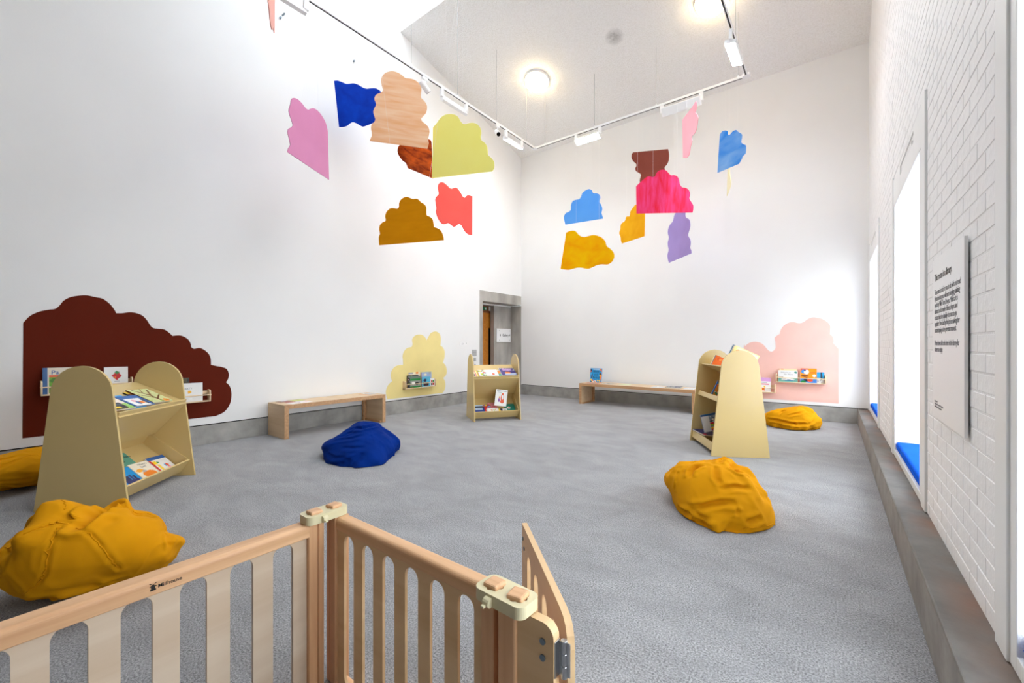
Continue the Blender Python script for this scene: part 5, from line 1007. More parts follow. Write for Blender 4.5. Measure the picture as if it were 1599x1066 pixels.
book('yellow and red striped picture book at the left of the upper tray', 0.17, 0.20, 0.011, 'cream', [('r', 0.2, 0, 0.28, 1, 'red'), ('r', 0.34, 0, 0.5, 1, (240, 222, 96)), ('r', 0.6, 0, 0.72, 1, (240, 222, 96)), ('r', 0, 0.1, 0.14, 0.5, 'navy')],
     on_slope(MIDC, TOP, -0.377, 0.012, 0.0), g2)
book('picture book of green and red fruit shapes in the upper tray', 0.13, 0.20, 0.012, 'w', [('s', 0, 0, 1, 1, 26, 0.14, ['green', 'red', 'yel', 'blk', 'w', 'lime'])], on_slope(MIDC, TOP, -0.295, 0.012, 0.0135), g2, 'red')
book('white heart picture book in the middle of the upper tray', 0.20, 0.21, 0.012, 'w', [('e', 0.58, 0.3, 0.11, 0.1, 'flame'), ('d', 0.58, 0.2, 0.14, 0.14, 'flame'), ('r', 0.1, 0.78, 0.7, 0.82, 'grey'), ('r', 0.2, 0.66, 0.75, 0.69, 'grey')], on_slope(MIDC, TOP, -0.16, 0.012, 0.0135), g2)
book('picture book with an orange band half hidden by the white heart one', 0.16, 0.225, 0.011, (220, 210, 190), [('r', 0.4, 0.4, 1, 0.8, 'orange'), ('r', 0.5, 0, 1, 0.4, 'teal')], on_slope(MIDC, TOP, -0.05, 0.014, 0.0), g2)
book('purple picture book with an orange animal, right of the upper tray', 0.265, 0.255, 0.014, (66, 54, 124),
     [('s', 0, 0.6, 1, 1, 18, 0.03, ['lil', 'pale', 'w']), ('e', 0.45, 0.32, 0.2, 0.13, 'orange'), ('r', 0.25, 0.1, 0.95, 0.2, 'pale'), ('r', 0.2, 0.66, 0.78, 0.72, 'lil'), ('r', 0.2, 0.8, 0.78, 0.86, 'lil')], on_slope(MIDC, TOP, 0.095, 0.012, 0.0135), g2, 'w')
book('navy picture book with a pink figure, left of the lower tray', 0.185, 0.19, 0.012, (24, 58, 140), [('r', 0.15, 0.6, 0.85, 0.7, 'pale'), ('r', 0.15, 0.75, 0.85, 0.85, 'pale'), ('e', 0.5, 0.15, 0.36, 0.22, (214, 110, 190)), ('r', 0, 0.9, 1, 1, 'blk')], on_slope(MIDC, BOT, -0.362, 0.02, 0.0125), g2)
book('pale blue picture book just showing behind the navy one', 0.17, 0.23, 0.01, 'pale', [('r', 0, 0.0, 1, 0.88, 'navy')], on_slope(MIDC, BOT, -0.360, 0.03, 0.0), g2)
book('red clown picture book in the lower tray', 0.12, 0.23, 0.012, 'red', [('e', 0.5, 0.45, 0.3, 0.18, 'w'), ('s', 0, 0.6, 1, 1, 10, 0.12, ['yel', 'navy', 'red', 'sky']), ('e', 0.5, 0.5, 0.12, 0.06, 'flame')], on_slope(MIDC, BOT, -0.172, 0.02, 0.0135), g2)
book('pink topped picture book at the back of the lower tray', 0.15, 0.27, 0.012, (226, 150, 160), [('r', 0, 0, 1, 0.5, (50, 60, 130)), ('r', 0, 0.6, 1, 0.68, 'red')], on_slope(MIDC, BOT, -0.09, 0.03, 0.0), g2)
book('white picture book of orange squiggles, middle front of the lower tray', 0.18, 0.14, 0.010, 'w', [('s', 0.25, 0.15, 0.75, 0.8, 16, 0.06, ['orange', 'teal', 'flame', 'sage'])], on_slope(MIDC, BOT, -0.125, 0.012, 0.027), g2)
book('yellow and navy picture book low in the lower tray', 0.15, 0.13, 0.010, 'w', [('r', 0, 0, 0.2, 1, 'yel'), ('r', 0.2, 0.2, 0.45, 1, 'navy'), ('r', 0.6, 0.3, 0.9, 0.8, 'grey')], on_slope(MIDC, BOT, 0.062, 0.012, 0.0165), g2)
book('teal picture book with a red fish, right of the lower tray', 0.185, 0.24, 0.012, (28, 132, 112), [('e', 0.4, 0.62, 0.16, 0.1, 'w'), ('e', 0.42, 0.62, 0.1, 0.06, 'flame'), ('e', 0.3, 0.28, 0.16, 0.1, 'red'), ('e', 0.75, 0.28, 0.16, 0.1, 'navy'), ('r', 0, 0, 1, 0.1, 'yel')], on_slope(MIDC, BOT, 0.181, 0.016, 0.0), g2)
FM = case_frame(*MIDC[:2])
book('white picture book with an orange animal standing upright in the lower tray', 0.205, 0.275, 0.012, 'w',
     [('e', 0.6, 0.5, 0.15, 0.26, 'flame'), ('e', 0.6, 0.54, 0.08, 0.15, 'w'), ('e', 0.6, 0.74, 0.08, 0.07, 'flame'), ('e', 0.6, 0.28, 0.17, 0.1, 'flame'), ('e', 0.33, 0.36, 0.09, 0.12, (150, 90, 160)), ('e', 0.33, 0.52, 0.05, 0.06, 'orange'), ('r', 0.1, 0.9, 0.9, 0.94, 'grey'), ('r', 0.15, 0.82, 0.5, 0.85, 'grey')],
     FM @ axes((-0.018, -0.142, 0.232), (1, 0, -0.14), (0.14, 0.08, 1)), g2, n=34)

FR = case_frame(*RIGHT[:2])
g3 = 'picture books in the tallest display'
def in_row(x, y0, run, extra=0.0):
    """book standing in a row on a shelf that falls to the rear: spine to the front, cover towards the near end panel"""
    (ya, za), (yb, zb) = run
    d = Vector((0, yb - ya, zb - za)).normalized(); up = Vector((0, -d.z, d.y))
    o = Vector((x, ya, za)) + d * ((y0 - ya) / d.y) + up * (0.0155 + extra)
    return FR @ axes(o, d, up)
SH1 = ((-0.165, 1.0), (0.15, 0.853)); SH2 = ((-0.190, 0.625), (0.14, 0.472))
for x, T, sp, H_, lb in ((-0.245, 0.018, 'cream', 0.135, 'cream spined picture book, first of the low row on the top shelf'), (-0.225, 0.013, 'navy', 0.142, 'navy spined picture book, second of the low row on the top shelf'), (-0.210, 0.013, (24, 30, 70), 0.142, 'dark blue spined picture book next to the orange one on the top shelf')):
    book(lb, 0.18, H_, T, sp, [('r', 0.1, 0.1, 0.9, 0.9, 'w')], in_row(x, -0.115, SH1), g3, sp)
book('orange picture book showing its cover in the low row on the top shelf', 0.20, 0.142, 0.02, (250, 112, 14), [('s', 0.1, 0.1, 0.9, 0.9, 8, 0.08, [(255, 150, 50), (240, 90, 10)])], in_row(-0.195, -0.115, SH1), g3, (250, 112, 14))
for x, T, sp, W_, H_, lb in ((0.215, 0.026, (0, 100, 130), 0.26, 0.278, 'teal spined picture book rising highest above the tallest display'), (0.245, 0.026, 'grey', 0.26, 0.268, 'grey spined picture book beside the teal one above the tallest display'), (0.275, 0.045, (250, 228, 150), 0.276, 0.268, 'yellow picture book leaning out over the round end of the tallest display')):
    book(lb, W_, H_, T, sp, [('r', 0.06, 0.05, 0.97, 0.96, (252, 236, 190) if T > 0.04 else sp), ('e', 0.25, 0.8, 0.16, 0.09, 'orange' if T > 0.04 else sp)], in_row(x, -0.128, SH1), g3, sp)
book('blue spined picture book with orange art on the middle shelf', 0.15, 0.20, 0.02, (228, 150, 60), [('s', 0.0, 0, 1, 1, 60, 0.08, ['orange', 'green', 'pale', 'brn', 'flame', 'w', 'teal']), ('r', 0, 0, 0.05, 1, (40, 120, 200))],
     in_row(-0.11, -0.155, SH2, 0.004), g3, (30, 110, 190), n=30)
book('large grey blue picture book with a blue head in the bottom tray', 0.37, 0.215, 0.014, (112, 134, 168),
     [('r', 0, 0.88, 1, 1, (20, 84, 140)), ('r', 0, 0, 0.26, 0.88, (214, 220, 226)), ('s', 0.28, 0.05, 1, 0.85, 40, 0.03, ['pale', 'grey', (90, 110, 150), 'w']), ('r', 0.25, 0.05, 0.36, 0.14, 'red'), ('r', 0.25, 0.17, 0.37, 0.26, 'yel'), ('r', 0.26, 0.29, 0.38, 0.38, 'lime'), ('r', 0.26, 0.41, 0.37, 0.5, 'red'), ('r', 0.26, 0.53, 0.36, 0.6, 'blk'), ('d', 0.6, 0.68, 0.16, 0.09, 'flame'), ('e', 0.55, 0.4, 0.06, 0.1, 'brn')],
     FR @ axes((-0.10, -0.225, 0.166), (0, 0.975, 0.22), (0, -0.22, 0.975)), g3, n=36)
book('dark navy picture book lying flat under the grey blue one in the bottom tray', 0.36, 0.20, 0.016, 'navy', [('s', 0, 0, 1, 1, 12, 0.06, ['pur', 'blk', 'red'])], FR @ axes((-0.36, -0.29, 0.141), (1, 0.10, 0.0), (-0.1, 1, -0.04)), g3)

# ================================================================ wall ledges and their books
def ledge(label, T_, L):
    """X along the wall, Y up, Z out of the wall"""
    t = thing('wall_shelf', label, 'shelf', T_, 'small pine book ledges on the painted wall shapes')
    Mesh().box((0, 0, 0.002), (L, 0.012, 0.085)).build('shelf_board', M['pine'], t, bevel=0.001)
    lp = rrect(0.002, 0.0, 0.09, 0.146, (0.004, 0.03, 0.03, 0.004), 5)
    for x in (0, L - 0.012):
        m = Mesh(); T2 = Matrix(((0, 1, 0, x), (0, 0, 1, 0), (1, 0, 0, 0), (0, 0, 0, 1)))
        m.slab([lp], 0, 0.012, T2)
        m.build('bracket', M['pine'], t, bevel=0.001, seg=1)
    Mesh().tube([(-0.006, 0.083, 0.082), (L + 0.006, 0.083, 0.082)], 0.0065, 10).build('front_rail', M['pine'], t)
    Mesh().box((0.012, 0.09, 0.002), (L - 0.012, 0.13, 0.012)).build('back_rail', M['pine'], t)
    return t
def wl_at(y, z): return axes((XL + 0.0035, y, z), (0, 1, 0), (0, 0, 1))
def wb_at(x, z): return axes((x, YB - 0.0035, z), (1, 0, 0), (0, 0, 1))
def leaning(y, z, back, left=True, lift=0.0):
    a = 0.10
    if left: return axes((XL + 0.02 + back, y, z + 0.0125), (0, 1, 0), (-math.sin(a) * 0.3, 0, math.cos(a)))
    return axes((y, YB - 0.02 - back, z + 0.0125), (1, 0, 0), (0, math.sin(a) * 0.3, math.cos(a)))
ledge('pine ledge, highest on the dark brown wall shape', wl_at(0.453, 0.745), 0.682)
ledge('pine ledge, lower one at the right of the dark brown wall shape', wl_at(1.184, 0.545), 0.682)
ledge('pine ledge on the pale yellow wall shape', wl_at(4.868, 0.437), 0.735)
ledge('pine ledge, upper one on the pale pink wall shape', wb_at(-0.772, 0.607), 0.690)
ledge('pine ledge, lower one on the pale pink wall shape', wb_at(-1.47, 0.418), 0.690)
g4 = 'picture books on the wall ledges'
book('cream picture book with a blue spine and a green cartoon on the highest brown ledge', 0.27, 0.262, 0.014, (226, 216, 196),
     [('r', 0, 0, 0.1, 1, (52, 98, 156)), ('r', 0.14, 0.62, 0.6, 0.7, 'flame'), ('r', 0.14, 0.05, 0.85, 0.62, (112, 170, 40)), ('e', 0.3, 0.5, 0.14, 0.09, (70, 130, 24)), ('e', 0.36, 0.36, 0.08, 0.1, 'w'), ('e', 0.4, 0.3, 0.09, 0.06, 'brn'), ('e', 0.3, 0.16, 0.1, 0.07, 'w'), ('e', 0.32, 0.22, 0.08, 0.04, 'red')],
     leaning(0.468, 0.745, 0.03), g4, (46, 92, 152), titles=[('Pa', 0.055, 0.195, 0.06, INK['b'])])
book('white picture book with a red diamond fruit on the highest brown ledge', 0.19, 0.25, 0.012, 'w', [('d', 0.52, 0.62, 0.22, 0.2, 'red'), ('d', 0.52, 0.76, 0.12, 0.08, 'green'), ('e', 0.45, 0.55, 0.04, 0.03, 'orange'), ('r', 0.44, 0.9, 0.62, 0.92, 'g' if False else 'grey'), ('r', 0.42, 0.36, 0.64, 0.39, 'grey'), ('r', 0.35, 0.06, 0.72, 0.3, 'yel')],
     leaning(0.908, 0.745, 0.03), g4, n=34)
book('dark patterned picture book behind the white dotted one on the lower brown ledge', 0.25, 0.29, 0.012, (70, 60, 30), [('s', 0, 0, 1, 1, 50, 0.05, ['blk', 'sage', 'brn', (110, 100, 40)])], leaning(1.41, 0.545, 0.0), g4)
book('white picture book with one yellow dot on the lower brown ledge', 0.30, 0.225, 0.012, (232, 232, 230), [('e', 0.55, 0.52, 0.065, 0.08, (244, 180, 20)), ('e', 0.5, 0.2, 0.36, 0.02, 'grey'), ('e', 0.58, 0.17, 0.07, 0.05, 'w')],
     leaning(1.49, 0.545, 0.03), g4, titles=[('PARTY', 0.10, 0.15, 0.032, INK['g'])], n=34)
book('dark crowd picture book at the left of the yellow ledge', 0.26, 0.235, 0.012, (40, 36, 44), [('s', 0, 0, 1, 1, 40, 0.05, ['pur', 'pink', 'grey', 'blk', 'lime'])], leaning(4.95, 0.437, 0.015), g4)
book('green and grey photograph book on the yellow ledge', 0.24, 0.215, 0.012, (150, 156, 150), [('r', 0, 0.62, 1, 0.78, (30, 140, 60)), ('r', 0, 0.0, 1, 0.14, (20, 136, 56)), ('e', 0.3, 0.4, 0.16, 0.14, 'w'), ('e', 0.65, 0.35, 0.2, 0.12, 'blk'), ('r', 0, 0.78, 1, 1, (110, 130, 120)), ('r', 0.1, 0, 0.25, 0.05, 'red')], leaning(5.0, 0.437, 0.03), g4)
book('pale picture book with an orange tab at the back of the yellow ledge', 0.27, 0.285, 0.012, 'cream', [('r', 0.6, 0.88, 0.85, 1, 'orange'), ('r', 0, 0.9, 0.4, 1, 'grey')], leaning(4.99, 0.437, 0.0), g4)
book('light blue picture book with a red spine at the right of the yellow ledge', 0.25, 0.275, 0.013, (164, 186, 218), [('e', 0.4, 0.82, 0.16, 0.07, 'cream'), ('r', 0.75, 0.85, 0.95, 1, 'grey'), ('r', 0.1, 0.62, 0.8, 0.66, 'pink')], leaning(5.28, 0.437, 0.012), g4, 'red')
book('bright blue small picture book in front of the light blue one', 0.20, 0.185, 0.012, (88, 186, 220), [('e', 0.35, 0.65, 0.2, 0.16, 'navy'), ('r', 0.15, 0.1, 0.8, 0.45, (60, 24, 40)), ('s', 0.1, 0.1, 0.8, 0.45, 8, 0.05, ['red', 'blk', 'pale'])], leaning(5.28, 0.437, 0.032), g4)
book('small picture book of red and green squares at the end of the yellow ledge', 0.10, 0.15, 0.012, 'w', [('r', 0.1, 0.4, 0.45, 0.75, 'red'), ('r', 0.5, 0.4, 0.9, 0.75, 'green'), ('r', 0.1, 0.1, 0.45, 0.38, 'blk'), ('r', 0.5, 0.1, 0.9, 0.38, 'red')], leaning(5.49, 0.437, 0.032), g4)
book('cream picture book at the back left of the upper pink ledge', 0.26, 0.218, 0.012, (248, 226, 178), [('r', 0, 0.9, 0.04, 1, 'red'), ('r', 0.1, 0.94, 0.25, 0.98, 'orange')], leaning(-0.735, 0.607, 0.0, False), g4)
book('white picture book with a green badge on the upper pink ledge', 0.275, 0.195, 0.012, (232, 234, 234), [('e', 0.9, 0.82, 0.07, 0.09, 'teal'), ('r', 0, 0, 1, 0.34, (120, 180, 168)), ('e', 0.5, 0.22, 0.35, 0.1, 'w'), ('e', 0.55, 0.14, 0.3, 0.05, (60, 130, 180)), ('r', 0.0, 0.4, 0.25, 0.45, 'brn'), ('e', 0.3, 0.34, 0.25, 0.03, (160, 150, 40))],
     leaning(-0.74, 0.607, 0.03, False), g4, titles=[('Welcome to', 0.035, 0.15, 0.028, INK['g']), ('Our World', 0.08, 0.118, 0.028, INK['g'])], n=34)
book('orange picture book with a white animal on the upper pink ledge', 0.225, 0.235, 0.014, (242, 150, 20), [('r', 0, 0.86, 0.5, 1, 'flame'), ('e', 0.2, 0.78, 0.14, 0.14, (56, 146, 220)), ('e', 0.38, 0.76, 0.16, 0.16, 'w'), ('e', 0.3, 0.86, 0.06, 0.05, 'navy'), ('e', 0.28, 0.48, 0.24, 0.07, 'brn'), ('r', 0, 0, 1, 0.3, (70, 140, 220)), ('e', 0.4, 0.22, 0.18, 0.14, 'navy'), ('e', 0.6, 0.2, 0.18, 0.13, 'flame'), ('e', 0.85, 0.5, 0.1, 0.09, 'w'), ('e', 0.2, 0.05, 0.16, 0.1, 'green'), ('r', 0.6, 0.7, 0.95, 0.74, 'flame')],
     leaning(-0.43, 0.607, 0.03, False), g4, 'w', n=34)
book('blue picture book of black and white pets at the right of the upper pink ledge', 0.19, 0.18, 0.012, (50, 160, 220), [('r', 0, 0, 1, 0.42, (226, 228, 228)), ('s', 0, 0, 1, 0.5, 14, 0.05, ['blk', 'grey']), ('r', 0.72, 0.3, 0.85, 1, (60, 70, 80)), ('e', 0.4, 0.7, 0.3, 0.1, 'sky')], leaning(-0.295, 0.607, 0.012, False), g4)
book('white and lilac picture book on the lower pink ledge', 0.24, 0.245, 0.012, 'w', [('r', 0, 0.72, 1, 1, (226, 172, 230)), ('r', 0.15, 0.5, 0.9, 0.56, (232, 96, 140)), ('r', 0.3, 0.62, 0.75, 0.65, 'grey'), ('e', 0.6, 0.36, 0.05, 0.05, 'yel'), ('e', 0.5, 0.2, 0.3, 0.12, 'orange'), ('e', 0.7, 0.18, 0.1, 0.1, 'w')], leaning(-1.09, 0.418, 0.03, False), g4)

# ================================================================ things on the benches
book('bright blue book of portraits standing on the long bench', 0.27, 0.305, 0.02, (20, 146, 214),
     [('s', 0, 0, 0.2, 1, 16, 0.07, ['flame', 'brn', 'yel', 'navy', 'sky']), ('s', 0.8, 0, 1, 1, 16, 0.07, ['flame', 'brn', 'yel', 'navy', 'orange']), ('s', 0, 0, 1, 0.2, 12, 0.07, ['brn', 'w', 'yel', 'sky', 'flame']), ('r', 0.25, 0.9, 0.78, 0.96, 'pale')],
     axes((-4.193, 8.29, 0.436), (1, 0, 0), (0, 0.12, 1)), None, titles=[('Black\n and\nBritish', 0.065, 0.215, 0.066, INK['k'])], n=34)
def sheet(label, pts, h, base, ops, seed):
    x0, y0, w_, d_, a = pts
    T_ = axes((x0, y0, h + 0.0006), (math.cos(a), math.sin(a), 0), (-math.sin(a), math.cos(a), 0))
    t = thing('activity_sheet', label, 'paper', T_)
    nx, ny, cols = printed(w_, d_, base, ops, seed, 24)
    vs = [(w_ * i / nx, d_ * j / ny, z) for z in (0.0022,) for j in range(ny + 1) for i in range(nx + 1)]
    fs, fc = [], []
    for j in range(ny):
        for i in range(nx):
            q = j * (nx + 1) + i; fs.append((q, q + 1, q + nx + 2, q + nx + 1)); fc.append(cols[j][i])
    n0 = len(vs); vs += [(0, 0, 0), (w_, 0, 0), (w_, d_, 0), (0, d_, 0), (0, 0, 0.0022), (w_, 0, 0.0022), (w_, d_, 0.0022), (0, d_, 0.0022)]
    for f in ((3, 2, 1, 0), (0, 1, 5, 4), (1, 2, 6, 5), (2, 3, 7, 6), (3, 0, 4, 7)): fs.append(tuple(i + n0 for i in f)); fc.append(C_(base))
    me = bpy.data.meshes.new('printed_sheet'); me.from_pydata(vs, [], fs); me.update()
    at_ = me.attributes.new('Col', 'FLOAT_COLOR', 'FACE'); at_.data.foreach_set('color', [c for col in fc for c in (*col, 1.0)])
    link('printed_sheet', me, M['card'], t)
sheet('green and maroon leaflet at the wall side of the short bench', (-6.19, 2.70, 0.18, 0.27, 0.05), 0.45, (150, 60, 60), [('r', 0.1, 0.35, 1, 1, (190, 200, 100)), ('r', 0.0, 0.0, 0.3, 0.3, 'pale')], 1)
sheet('white and crimson leaflet near the front edge of the short bench', (-5.965, 2.66, 0.20, 0.29, 0.1), 0.45, (236, 232, 232), [('r', 0, 0, 0.2, 0.5, (190, 40, 70)), ('s', 0.3, 0.3, 0.9, 0.9, 10, 0.1, ['pale', 'pink', 'grey'])], 2)
sheet('brown printed leaflet at the near corner of the short bench', (-6.2, 2.64, 0.15, 0.05, 0.0), 0.45, (140, 90, 60), [], 3)
sheet('grey and orange leaflet at the far end of the short bench', (-6.08, 3.86, 0.2, 0.2, 0.15), 0.45, (190, 186, 184), [('r', 0, 0, 1, 0.25, (226, 150, 60)), ('s', 0, 0.3, 1, 1, 10, 0.1, ['w', 'pale', 'grey'])], 4)
hb = 0.435
sheet('orange and brown leaflet in front of the blue standing book', (-4.15, 7.97, 0.26, 0.2, 0.1), hb, (206, 120, 80), [('s', 0, 0, 1, 1, 10, 0.1, ['brn', 'orange', 'w'])], 5)
sheet('grey leaflet beside the blue standing book', (-3.82, 8.05, 0.24, 0.22, -0.1), hb, (150, 146, 142), [('s', 0, 0, 1, 1, 10, 0.1, ['grey', 'blk', 'w'])], 6)
sheet('pale green leaflet left of the middle of the long bench', (-3.46, 8.06, 0.22, 0.26, 0.1), hb, (206, 214, 180), [('r', 0.1, 0.1, 0.6, 0.6, 'sage')], 7)
sheet('pale grey leaflet right of the middle of the long bench', (-2.77, 7.97, 0.2, 0.28, -0.1), hb, (206, 208, 210), [('s', 0, 0, 1, 1, 12, 0.1, ['pale', 'grey', 'w'])], 8)
sheet('white leaflet at the right end of the long bench', (-2.19, 8.03, 0.18, 0.3, 0.05), hb, (214, 216, 218), [('s', 0, 0, 1, 1, 12, 0.1, ['pale', 'grey', 'w'])], 9)
book('dark photograph book lying open face up on the long bench', 0.26, 0.30, 0.02, (90, 90, 94), [('s', 0, 0, 1, 1, 40, 0.07, ['blk', 'grey', 'w', 'pur'])], axes((-2.49, 7.99, hb + 0.0006), (1, 0.1, 0), (-0.1, 1, 0)), None)

# ================================================================ bean bags
def cubic(p0, p1, p2, p3, t):
    return 0.5 * (2 * p1 + (p2 - p0) * t + (2 * p0 - 5 * p1 + 4 * p2 - p3) * t * t + (p3 - p0 + 3 * p1 - 3 * p2) * t ** 3)

def bean_bag(key, label, m, depth, width, seams, wr, seed, boost={}):
    B = DATA['bags'][key]
    R = np.array(B['r'], dtype=float) / 1000.0                       # radius by azimuth and elevation
    na0, ne0 = R.shape
    c = B['c']
    NA, NE = 300, 165
    fa = np.arange(NA) * na0 / NA; fe = np.linspace(0, ne0 - 1, NE)
    a0 = np.floor(fa).astype(int); e0 = np.clip(np.floor(fe).astype(int), 0, ne0 - 2)
    ta = (fa - a0)[:, None]; te = (fe - e0)[None, :]
    Ra = cubic(R[(a0 - 1) % na0], R[a0 % na0], R[(a0 + 1) % na0], R[(a0 + 2) % na0], ta)
    q = lambda k: Ra[:, np.clip(e0 + k, 0, ne0 - 1)]
    RR = cubic(q(-1), q(0), q(1), q(2), te)
    az = np.arange(NA) * 2 * np.pi / NA; el = -np.pi / 2 + fe * np.pi / (ne0 - 1)
    A, E = np.meshgrid(az, el, indexing='ij')
    D = np.stack([np.cos(E) * np.cos(A), np.cos(E) * np.sin(A), np.sin(E)], -1)
    P = D * RR[..., None]; P[..., 2] += c[2]
    # cloth folds: soft valleys along the crease lines with a puffed shoulder on either side
    P2 = P.reshape(-1, 3); disp = np.zeros(len(P2))
    def dist_to(line):
        """distance to a fold line, and how far along it the nearest point lies (0..1)"""
        d = np.full(len(P2), 9.0); at = np.zeros(len(P2)); L = [np.array(v) for v in line]
        seg = [float(np.linalg.norm(v - u)) for u, v in zip(L[:-1], L[1:])]; tot = max(1e-6, sum(seg)); run = 0.0
        for u, v, ln in zip(L[:-1], L[1:], seg):
            w = v - u; n2 = max(1e-9, float(w @ w))
            t = np.clip((P2 - u) @ w / n2, 0, 1)
            q = np.linalg.norm(P2 - u - t[:, None] * w, axis=1)
            better = q < d
            d = np.where(better, q, d); at = np.where(better, (run + t * ln) / tot, at); run += ln
        return d, at
    for i, line in enumerate(B['cr']):
        s_ = i in seams
        k = boost.get(i, 1.0)
        wd = 0.0055 if s_ else width * (0.7 + 0.3 * k); dp = 0.008 if s_ else depth * k
        d, at = dist_to(line)
        fade = 1.0 if s_ else np.clip(np.sin(np.pi * np.clip(at, 0, 1)), 0, 1) ** 0.5     # folds run out at both ends
        disp += fade * (-dp * np.exp(-(d / wd) ** 2) + (0.5 if s_ else 0.6) * dp * np.exp(-((d - (3.2 if s_ else 1.9) * wd) / ((2.0 if s_ else 0.8) * wd)) ** 2))
    rnd = np.random.RandomState(seed)
    for k in range(8):                                                # creased cloth: sharp little ridges
        v = rnd.normal(size=3); v[2] *= 1.6; v /= np.linalg.norm(v); f = 9 + 12 * rnd.rand(); ph = rnd.rand() * 6.28
        w = rnd.normal(size=3) * 5
        arg = f * (P2 @ v) + ph + 1.5 * np.sin(P2 @ w + ph) + 0.8 * np.sin(P2 @ w[::-1] * 1.7)
        mask = np.clip(np.sin(P2 @ rnd.normal(size=3) * 6 + ph) + 0.25, 0, 1)
        disp += wr * 1.5 * mask * ((1 - np.abs(np.sin(arg))) ** 2.2 - 0.3)
    low = np.clip(1 - P2[:, 2] / 0.15, 0, 1)                          # gathers where the cloth meets the carpet
    disp += low * wr * 1.2 * ((1 - np.abs(np.sin(34 * P2[:, 2] + 2.5 * np.sin(3 * A.reshape(-1)) + seed))) ** 2 - 0.3)
    P2 = P2 + D.reshape(-1, 3) * disp[:, None]
    zf = 0.003
    P2[:, 2] = np.where(P2[:, 2] < 0.03, zf + 0.5 * np.log1p(np.exp((P2[:, 2] - zf) / 0.006)) * 0.006 * 1.2, P2[:, 2])
    P2[:, 2] = np.maximum(P2[:, 2], zf)
    faces = []
    for i in range(NA):
        j = (i + 1) % NA
        for k in range(NE - 1):
            faces.append((i * NE + k, j * NE + k, j * NE + k + 1, i * NE + k + 1))
    t = thing('bean_bag', label, 'bean bag', Matrix.Translation((c[0], c[1], 0.0)), 'canvas bean bags on the carpet')
    me = bpy.data.meshes.new('cover'); me.from_pydata(P2.tolist(), [], faces); me.update()
    bm = bmesh.new(); bm.from_mesh(me); bmesh.ops.remove_doubles(bm, verts=bm.verts, dist=0.0004); bm.to_mesh(me); bm.free()
    me.polygons.foreach_set('use_smooth', [True] * len(me.polygons))
    cov = link('cover', me, m, t)
    for i in seams:                                                   # stitched seams follow the cloth
        L = [np.array(v) for v in B['cr'][i]]; pts = []
        for u, v in zip(L[:-1], L[1:]):
            for f in np.linspace(0, 1, 7)[:-1]:
                q = u + (v - u) * f; j = int(np.argmin(((P2 - q) ** 2).sum(1))); pts.append(Vector(P2[j] + D.reshape(-1, 3)[j] * 0.0012))
        if len(pts) > 3: Mesh().tube(pts, 0.003, 6).build('seam', m, cov, smooth=True)
    return t
bean_bag('near', 'mustard yellow bean bag slumped beside the wooden barrier, with a puckered hollow on top', M['yellow'], 0.022, 0.016, (0, 1, 3, 4, 6), 0.004, 3, {2: 3.4, 5: 1.8})
bean_bag('back', 'mustard yellow bean bag against the left wall, half hidden by a book display', M['yellow'], 0.022, 0.018, (1,), 0.004, 5)
bean_bag('blue', 'royal blue bean bag on the carpet in front of the short bench', M['blue'], 0.018, 0.018, (5,), 0.004, 8, {0: 1.6, 2: 1.6, 4: 2.0})
bean_bag('right', 'mustard yellow bean bag standing alone in front of the tallest display', M['yellow'], 0.020, 0.016, (3, 10), 0.004, 11, {0: 1.7, 1: 1.2, 2: 2.0, 5: 1.4, 9: 1.3})
bean_bag('far', 'mustard yellow bean bag lying flat below the pale pink wall shape', M['yellow'], 0.018, 0.015, (3,), 0.004, 13, {0: 1.6})

# ================================================================ window seat cushions
for n, ((a, b), lb) in enumerate(zip(WIN[:3], ('bright blue cushion in the farthest window seat', 'bright blue cushion in the second window seat, by the text panel', 'bright blue cushion in the nearest window seat at the picture edge'))):
    t = thing('seat_cushion', lb, 'cushion', Matrix.Translation((XR + 0.005, a + 0.006, SILL)), 'blue cushions on the window seats')
    W = b - a - 0.012
    Mesh().box((0.0, 0, 0.001), (0.46, W, 0.075)).build('cushion_cover', M['cush'], t, bevel=0.022, seg=4, smooth=True)
    Mesh().tube([(0.0, 0.03, 0.04), (0.0, W - 0.03, 0.04)], 0.004, 6).build('piping', M['cush'], t)

# ================================================================ wooden barrier and gate in the foreground
GT = 0.62
def slots(x0, pitch, n, w, z0, z1): return [rrect(x0 + i * pitch, z0, x0 + i * pitch + w, z1, w / 2 - 0.0005, 8) for i in range(n)]

# panel running away from the camera (along Y); local X = along, local Y = through its thickness
A0, A1, AX = -0.375, 0.79, -1.455
T_A = axes((AX, A0, 0.0), (0, 1, 0), (-1, 0, 0))
pa = thing('barrier_panel', 'wooden barrier panel running into the room, with a maker mark on its rail', 'play barrier', T_A, 'slotted wooden barrier panels')
LA = A1 - A0
def rail_profile(L, z0, z1, d0, d1, x0=0.0):
    m = Mesh(); pr = rrect(d0, z0, d1, z1, (0.004, 0.004, 0.014, 0.014), 5)
    T2 = Matrix(((0, 1, 0, 0), (1, 0, 0, 0), (0, 0, 1, 0), (0, 0, 0, 1)))
    return m.slab([pr], x0, x0 + L, T2)
rail_profile(LA - 0.057, GT - 0.045, GT, -0.004, 0.06).build('top_rail', M['beech_x'], pa, smooth=False)
rail_profile(LA - 0.057, 0.0, 0.02, -0.004, 0.06).build('bottom_rail', M['beech_x'], pa)
o_ = [(0.0, 0.012), (LA - 0.06, 0.012), (LA - 0.06, GT - 0.03), (0.0, GT - 0.03)]
sl = []
first = 0.121 - 0.124 * 4 - A0
for i in range(9):
    x = first + 0.1242 * i
    sl.append(rrect(x, 0.03, x + 0.0645, 0.576, 0.0322, 8))
Mesh().slab([o_] + sl, 0.012, 0.024).build('slotted_board', M['ply'], pa)
